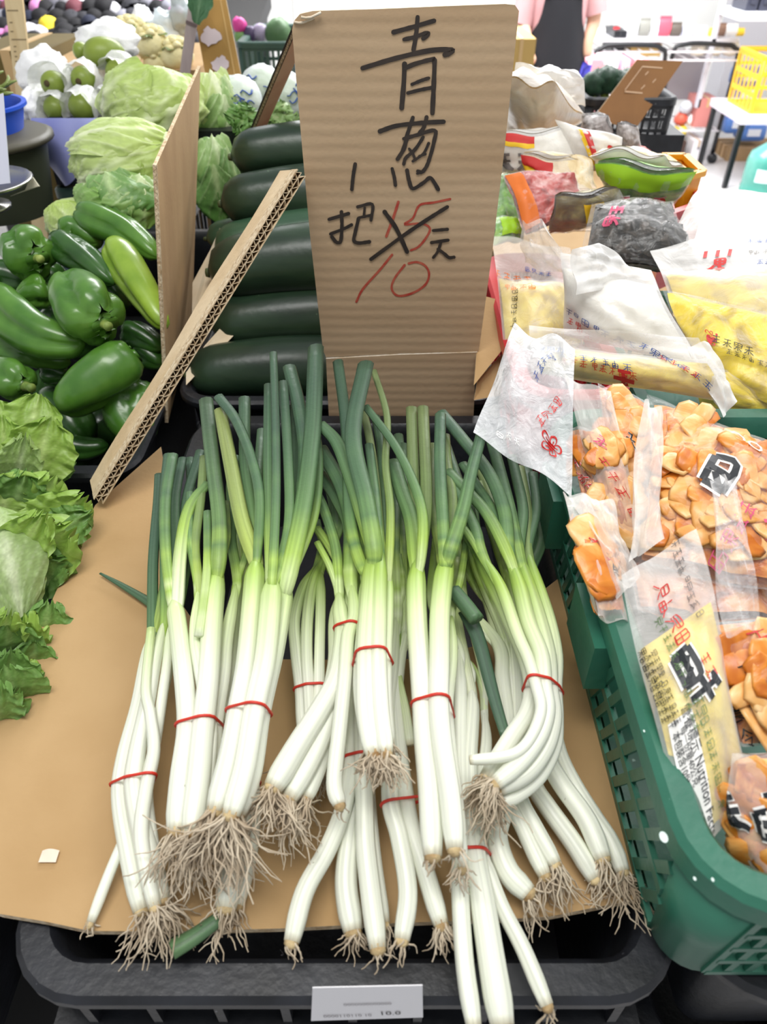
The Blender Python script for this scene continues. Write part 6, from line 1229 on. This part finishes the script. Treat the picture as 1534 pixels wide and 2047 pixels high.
def hand_mesh(name, w, dirz, mat, sg):
    js = [J(*w, (.028, .018)), J(w[0], w[1]-.005, w[2]-.05, (.034, .015))]; es = [(0, 1)]
    for q, (dx, L_) in enumerate(((-.024, .06), (-.008, .07), (.008, .066), (.024, .052))):
        b_ = len(js); js += [J(w[0]+dx, w[1]-.006, w[2]-.075, .0085), J(w[0]+dx*1.1, w[1]-.012, w[2]-.075-L_*.5, .0085), J(w[0]+dx*1.05, w[1]-.026, w[2]-.075-L_, .007)]; es += [(1, b_), (b_, b_+1), (b_+1, b_+2)]
    b_ = len(js); js += [J(w[0]+sg*.034, w[1]-.014, w[2]-.045, .010), J(w[0]+sg*.040, w[1]-.024, w[2]-.075, .009)]; es += [(0, b_), (b_, b_+1)]
    return skin(name, js, es, t, mat)
m_glove = M('blue_glove', '#4a48b8', .45)
hand_mesh('blue_glove', (hx, -.08, hz+.02), 1, m_glove, -1); hand_mesh('hand', (-.15, -.23, .88), 1, m_skin, 1)
g = G()                                                            # pink top
def shirt(u, v):
    a = u*6.28319; z = lerp(.84, 1.335, v); wx = ramp([(.84, (.175,)), (1.0, (.155,)), (1.15, (.165,)), (1.27, (.175,)), (1.335, (.07,))], z)[0]; wy = ramp([(.84, (.14,)), (1.15, (.125,)), (1.27, (.11,)), (1.335, (.065,))], z)[0]
    return Vector((PX + wx*math.cos(a), PD + wy*math.sin(a), FZ + z + .01*math.sin(a*2)))
g.grid(shirt, 28, 12, closed_u=True)
for s_, p, q in ((-1, (-.16, 0, 1.28), (-.205, -.015, 1.05)), (1, (.16, 0, 1.28), (.212, -.01, 1.10))):
    g.tube([Vector((PX+p[0], PD+p[1], FZ+p[2])), Vector((PX+(p[0]+q[0])/2, PD, FZ+(p[2]+q[2])/2)), Vector((PX+q[0], PD+q[1], FZ+q[2]))], [.075, .07, .066], 14, cap=False)
g.build('pink_top', M('pink_cloth', '#cfa0a2', .85, c2='#c39496', scale=12), t)
g = G()                                                            # trousers
for s_ in (-1, 1): g.tube([Vector((PX+s_*.085, PD, FZ+.84)), Vector((PX+s_*.09, PD-.005, FZ+.45)), Vector((PX+s_*.09, PD+.015, FZ+.07))], [.105, .08, .065], 14)
g.build('trousers', M('dark_trousers', '#22222a', .8), t)
g = G()                                                            # apron
def apron(u, v):
    z = lerp(.50, 1.20, v); half = ramp([(.5, (1.45,)), (.95, (1.4,)), (1.0, (1.2,)), (1.08, (.75,)), (1.2, (.6,))], z)[0]; a = -math.pi/2 + (u*2-1)*half
    wx = ramp([(.5, (.235,)), (.85, (.195,)), (1.0, (.168,)), (1.2, (.178,))], z)[0]; wy = ramp([(.5, (.19,)), (.85, (.16,)), (1.2, (.14,))], z)[0]
    return Vector((PX + wx*math.cos(a), PD + wy*math.sin(a) - .004*math.sin(u*20)*(1-v), FZ + z))
g.grid(apron, 24, 16); m_ap = M('black_apron', '#15151c', .8); g.build('apron', m_ap, t)
g = G()
for s_ in (-1, 1): g.tube([Vector((PX+s_*.095, PD-.135, FZ+1.19)), Vector((PX+s_*.085, PD-.125, FZ+1.29)), Vector((PX+s_*.06, PD-.06, FZ+1.36)), Vector((PX+s_*.03, PD+.05, FZ+1.37))], .012, 6, flat=.3)
g.build('apron_straps', m_ap, t)
hc = Vector((PX, PD-.02, FZ+1.55)); m_hair = M('black_hair', '#1a1512', .5)
g = G(); g.grid(lambda u, v: hc + Vector((.092*math.cos(u*6.283)*math.sin(v*1.9), .105*math.sin(u*6.283)*math.sin(v*1.9) + .02, .125*math.cos(v*1.9) + .01)) if not (math.sin(u*6.283) < -.3 and v > .55) else hc + Vector((.088*math.cos(u*6.283)*math.sin(1.05), .085*math.sin(u*6.283)*math.sin(1.05)+.02, .075)), 24, 12, closed_u=True); g.build('hair', m_hair, t)
g = G(); 
for s_ in (-1, 1): b_ = blob(hc + Vector((s_*.033, -.082, .0)), (.012, .006, .007), 0); g.add(b_.v, b_.f)
g.build('eyes', M('eye_dark', '#1c1614', .2), t)
g = G(); b_ = blob(hc + Vector((0, -.098, -.025)), (.013, .014, .022), 0); g.add(b_.v, b_.f); b_ = blob(hc + Vector((-.085, .0, -.01)), (.012, .018, .03), 0); g.add(b_.v, b_.f); b_ = blob(hc + Vector((.085, .0, -.01)), (.012, .018, .03), 0); g.add(b_.v, b_.f); g.build('nose_and_ears', m_skin, t)
g = G(); b_ = blob(hc + Vector((0, -.084, -.06)), (.024, .008, .006), 0); g.add(b_.v, b_.f); g.build('mouth', M('lips', '#b5645c', .4), t)
carton('tan carton beside the person, behind the noodle bag', 1010, 78, 1073, 140, 3.6, .4, M('tan_carton', '#b9995a', .8), z_to=FZ)

# trolley with two black handle loops ---------------------------------------
TD = 6.2; m_bt = M('black_tube', '#191a1e', .35)
t = thing('trolley', 'shop trolley with two black tubular handle loops and wire shelves', 'trolley', Py(1330, 322, TD) * 1.0)
def rod(name, pts, r, mat): g = G(); g.tube(catmull([tuple(p) for p in pts], 5), r, 10); return g.build(name, mat, t)
zf = FZ + .06
def T(x, y, dy=0): p = Py(x, y, TD); return Vector((p.x, TD+dy, p.z))
Lx, Mx, Rx = T(1186, 122), T(1330, 122), T(1476, 122); top = T(1300, 90).z
rod('handle_loop', [Vector((Lx.x, TD, zf)), Vector((Lx.x, TD, top-.12)), Vector((Lx.x+.05, TD, top-.02)), Vector((Lx.x+.15, TD, top)), Vector((Mx.x-.15, TD, top)), Vector((Mx.x-.05, TD, top-.02)), Vector((Mx.x, TD, top-.12)), Vector((Mx.x, TD, zf))], .016, m_bt)
rod('handle_loop', [Vector((Mx.x+.05, TD+.02, zf)), Vector((Mx.x+.05, TD+.02, top-.1)), Vector((Mx.x+.12, TD+.02, top)), Vector((Rx.x-.14, TD+.02, top)), Vector((Rx.x-.04, TD+.02, top-.02)), Vector((Rx.x, TD+.02, top-.12)), Vector((Rx.x, TD+.02, zf))], .016, m_bt)
m_wire = M('pale_wire', '#d9d6da', .3)
for zz in (T(0, 121).z, T(0, 104).z, T(0, 262).z):
    g = G(); g.bar((Lx.x, TD+.01, zz), (Rx.x, TD+.01, zz), .012, .012); g.bar((Lx.x, TD+.5, zz), (Rx.x, TD+.5, zz), .012, .012)
    for k in range(13): x = lerp(Lx.x, Rx.x, k/12); g.bar((x, TD+.01, zz), (x, TD+.5, zz), .006, .006)
    g.build('wire_shelf', m_wire, t, smooth=False)
for xx in (Lx.x, Mx.x, Rx.x): 
    lathe((xx, TD-.02, FZ+.035), [(.034, 0), (.036, .01), (.036, .03), (.034, .04)], 14, (0, 1, 0)).build('castor', m_bt, t)
g = G(); g.box((Mx.x+.2, TD+.5, FZ+.35), (Rx.x-.02, TD+.515, T(0, 124).z)); g.build('grey_panel', M('grey_panel', '#b9b8be', .5), t, smooth=False)
zsh = T(0, 121).z + .006; m_jar = M('cream_jar', '#e2dbcb', .4)
for k, (x, lab) in enumerate(((1392, 'squat cream jar at the inner end of the trolley shelf'), (1424, 'squat cream jar between two others on the trolley shelf'), (1456, 'squat cream jar next to the trolley corner post'))):
    p = Py(x, 118, TD+.2); tt_ = thing('jar', lab, 'jar', (p.x, TD+.2, zsh), 'cream jars on the trolley'); lathe((p.x, TD+.2, zsh), [(.045, 0), (.055, .02), (.055, .07), (.04, .09)], 18).build('jar_body', m_jar, tt_); lathe((p.x, TD+.2, zsh+.09), [(.043, 0), (.043, .018), (.03, .02)], 18).build('lid', M('white_lid', '#f2f0ee', .4), tt_)
carton('tan carton on the trolley shelf inside the first loop', 1258, 88, 1325, 120, TD+.15, .3, M('tan_carton', '#b9995a'), z_to=zsh)
carton('black carton on the trolley shelf beside the tan one', 1220, 62, 1255, 120, TD+.15, .3, m_black, z_to=zsh, tape='#333338')
items = [(1200, 72, '#efe9e4', 9), (1232, 62, '#c02c34', 7), (1262, 52, '#f4f4f6', 14), (1290, 50, '#8f8f88', 11), (1312, 52, '#f0f0f2', 10), (1330, 48, '#e0586c', 13), (1352, 58, '#5f564e', 11), (1376, 60, '#c8cbe0', 12), (1400, 66, '#e9e6e8', 12), (1425, 68, '#f0d84a', 9), (1442, 58, '#8a6a58', 10), (1462, 62, '#f4f2f0', 12), (1478, 70, '#f2cf3a', 9)]
nmz = ['cream', 'crimson', 'white', 'olive-grey', 'snow-white', 'rosy pink', 'dark brown', 'lilac', 'off-white', 'lemon-yellow', 'reddish brown', 'ivory', 'golden yellow']
zs2 = T(0, 82).z
for k, (x, y, hx_, r_) in enumerate(items):
    p = Py(x, y, TD+.25); r_ = r_*pxm(p); tt_ = thing('packet', '%s packet in the row on top of the trolley' % nmz[k], 'packet', (p.x, TD+.25, zs2)); hgt_ = max(.05, p.z + r_ - zs2)
    g = G(); g.loft([rrect(p.x-r_*(1-.2*abs(q-.5)), p.x+r_*(1-.2*abs(q-.5)), TD+.25-r_*.6*math.sin(math.pi*min(.9, q+.1)), TD+.25+r_*.6*math.sin(math.pi*min(.9, q+.1)), .006, zs2+hgt_*q, 3) for q in (0, .15, .4, .7, .9)]); g.build('packet_body', M('packet_%d' % k, hx_, .5), tt_)
    g = G(); g.box((p.x-r_*.9, TD+.247, zs2+hgt_*.9), (p.x+r_*.9, TD+.253, zs2+hgt_*1.02)); g.build('seal', MATS['packet_%d' % k], tt_, smooth=False)
g = G(); g.box((Lx.x, TD+.1, zs2-.02), (Rx.x, TD+.45, zs2)); sh = g.build('packet_shelf', m_wire, smooth=False); tag(sh, 'pale wire-edged shelf carrying the row of packets', 'shelf')
# low shelf things
zs3 = T(0, 262).z + .006
carton('salmon-pink carton low on the trolley', 1392, 198, 1438, 228, TD+.1, .25, M('salmon', '#c9807a', .6), z_to=zs3)
for k, (x, y, hx_, lab) in enumerate(((1385, 240, '#f4f2f2', 'white round bundle low on the trolley'), (1362, 238, '#d8604a', 'orange-red bundle beside the white one on the trolley'), (1360, 262, '#ecd44a', 'yellow bundle under the orange-red one on the trolley'), (1372, 215, '#c9ced4', 'silvery bundle behind the salmon-pink carton'))):
    p = Py(x, y, TD+.2); s_ = pxm(p); tag(blob(p, (13*s_, 13*s_, 12*s_), .2, 3, k).build('bundle', M('bundle_%d' % k, hx_, .5, bump=.3, bscale=40)), lab, 'bundle')
carton('white carton with a small mark standing on the floor under the trolley', 1378, 282, 1412, 324, TD+.05, .3, M('white_carton', '#e9e6ea', .6), z_to=FZ, marks=((.4, .6, .6, .7, M('mark_grey', '#7d7a80', .6)),))
carton('dark brown carton on the floor beside the white one', 1335, 284, 1374, 322, TD+.05, .3, M('brown_dark', '#4a3832', .8), z_to=FZ)
for k, (x0, x1, hx_, lab) in enumerate(((1150, 1206, '#e9929c', 'pink carton on the stack behind the gloved hand'), (1206, 1238, '#fbf3f6', 'white carton in the pink stack'), (1238, 1262, '#f0b8cc', 'pale pink carton with dark stripes'), (1262, 1300, '#ee9aa4', 'pink carton at the far end of the stack'))):
    carton(lab, x0, 120, x1, 162, 5.6, .3, M('pinkbox_%d' % k, hx_, .6), z_to=FZ, tape='#f6e6ea', marks=((.3, .1, .45, .95, M('stripe_dark', '#6a3a48', .6)), (.6, .1, .75, .95, MATS['stripe_dark'])) if k == 2 else ())
# right-hand table with yellow crate, packs, shelf, water bottle
RD = 5.55; t = thing('side_table', 'pale-topped side table with black legs', 'table', (Py(1500, 374, RD).x, RD+.2, FZ)); zt_ = Py(1500, 232, RD).z
xa = Py(1489, 232, RD).x; g = G(); g.box((xa-.02, RD-.02, zt_-.05), (xa+1.0, RD+.6, zt_)); g.build('table_top', M('pale_top', '#dcd8e4', .4), t, smooth=False)
for x in (xa, xa+.9):
    for y in (RD, RD+.55): g = G(); g.box((x-.016, y-.016, FZ), (x+.016, y+.016, zt_-.05)); g.build('leg', m_bt, t, smooth=False)
basket('crate', 'yellow plastic crate on the pale side table', Py(1498, 200, RD+.1).x, Py(1498, 200, RD+.1).x+.6, RD+.05, RD+.5, zt_, Py(1510, 110, RD+.1).z, M('yellow_plastic', '#f2c22a', .4), rim=.03, r=.03, nx=6, cat='crate', bw=.02)
ppk = [(1492, 152), (1486, 184), (1478, 216), (1470, 246), (1500, 262)]
for k, (x, y) in enumerate(ppk):
    p = Py(x, y, 6.4); s_ = pxm(p); tt_ = thing('blue_pack', ('blue and white wrapped pack highest on the far pile', 'blue and white wrapped pack second down the far pile', 'blue and white wrapped pack third down the far pile', 'blue and white wrapped pack low on the far pile by the trolley', 'blue and white wrapped pack lowest, on the wooden pallet')[k], 'pack', (p.x, 6.4, p.z-.06), 'blue wrapped packs')
    g = G(); g.loft([rrect(p.x-.10*q, p.x+.10*q, 6.4-.08*q, 6.4+.08*q, .02, p.z + z_, 4) for q, z_ in ((.8, -.06), (1, -.045), (1.02, 0), (1, .045), (.8, .06))], close_start=True); g.build('pack_body', M('pack_blue', '#5b86cf', .35, bump=.3, bscale=30), tt_)
    g = G(); g.box((p.x-.05, 6.315, p.z-.02), (p.x+.05, 6.322, p.z+.03)); g.build('white_label', M('pack_white', '#eef2fa', .4), tt_, smooth=False)
for k in range(4):
    g = G(); p = Py(1480, 290, 6.35); g.box((p.x-.12, 6.25+.09*k, FZ), (p.x+.7, 6.31+.09*k, p.z)); 
    tag(g.build('wood_block', M('pallet_wood', '#a98a62', .8), smooth=False), 'wooden bearer of the pallet under the blue packs', 'pallet', 'pallet bearers')
g = G(); x_ = Py(1432, 200, 7.2).x; g.box((x_, 7.2, FZ), (x_+.35, 7.5, 2.2)); tag(g.build('grey_cabinet', M('cabinet_grey', '#a8a6ab', .5), smooth=False), 'tall plain grey cabinet behind the trolley', 'cabinet')
x_ = Py(1482, 30, 5.9).x; zz = Py(1500, 42, 5.9).z; t = thing('wall_shelf', 'white wall shelf with dark goods, high behind the side table', 'shelf', (x_+.3, 6.0, zz)); g = G(); g.box((x_, 5.9, zz), (x_+.8, 6.3, zz+.05)); g.build('shelf_board', M('shelf_white', '#e9ebee', .4), t, smooth=False)
g = G(); g.box((x_, 6.3, zz-.6), (x_+.03, 6.34, zz+.7)); g.build('upright', M('shelf_post', '#c9c9d2', .4), t, smooth=False)
for k in range(5):
    g = G(); x2 = x_+.04+k*.09; g.box((x2, 5.95, zz+.05), (x2+.075, 6.2, zz+.22)); g.box((x2+.02, 5.94, zz+.09), (x2+.055, 5.951, zz+.17)); tag(g.build('shelf_box', M('dark_goods', '#3a3c4c', .5), smooth=False), 'dark boxed item on the white wall shelf', 'box', 'dark boxes on the wall shelf')
wp = Pz(1512, 402, FZ); t = thing('water_bottle', 'large teal translucent water bottle standing on the floor', 'bottle', wp)
m_teal = M('teal_plastic', '#4fae9f', .15, trans=.35, c2='#7fcabd', scale=6); s_ = pxm(wp); R_ = .135
lathe(wp, [(R_*.9, 0), (R_, .02), (R_, .10), (R_*.96, .12), (R_, .14), (R_, .26), (R_*.9, .31), (R_*.4, .36), (R_*.22, .38), (R_*.22, .42)], 28).build('bottle_body', m_teal, t); lathe(wp + Vector((0, 0, .42)), [(R_*.25, 0), (R_*.25, .03), (R_*.2, .035)], 18).build('cap', M('cap_white', '#e9f2f2', .4), t)
g = G(); c0 = wp; g.grid(lambda u, v: c0 + Vector((math.cos(lerp(-2.4, -.9, u))*R_*1.005, math.sin(lerp(-2.4, -.9, u))*R_*1.005, lerp(.15, .23, v))), 14, 2); g.build('paper_label', M('label_pale', '#d6ecea', .5), t)
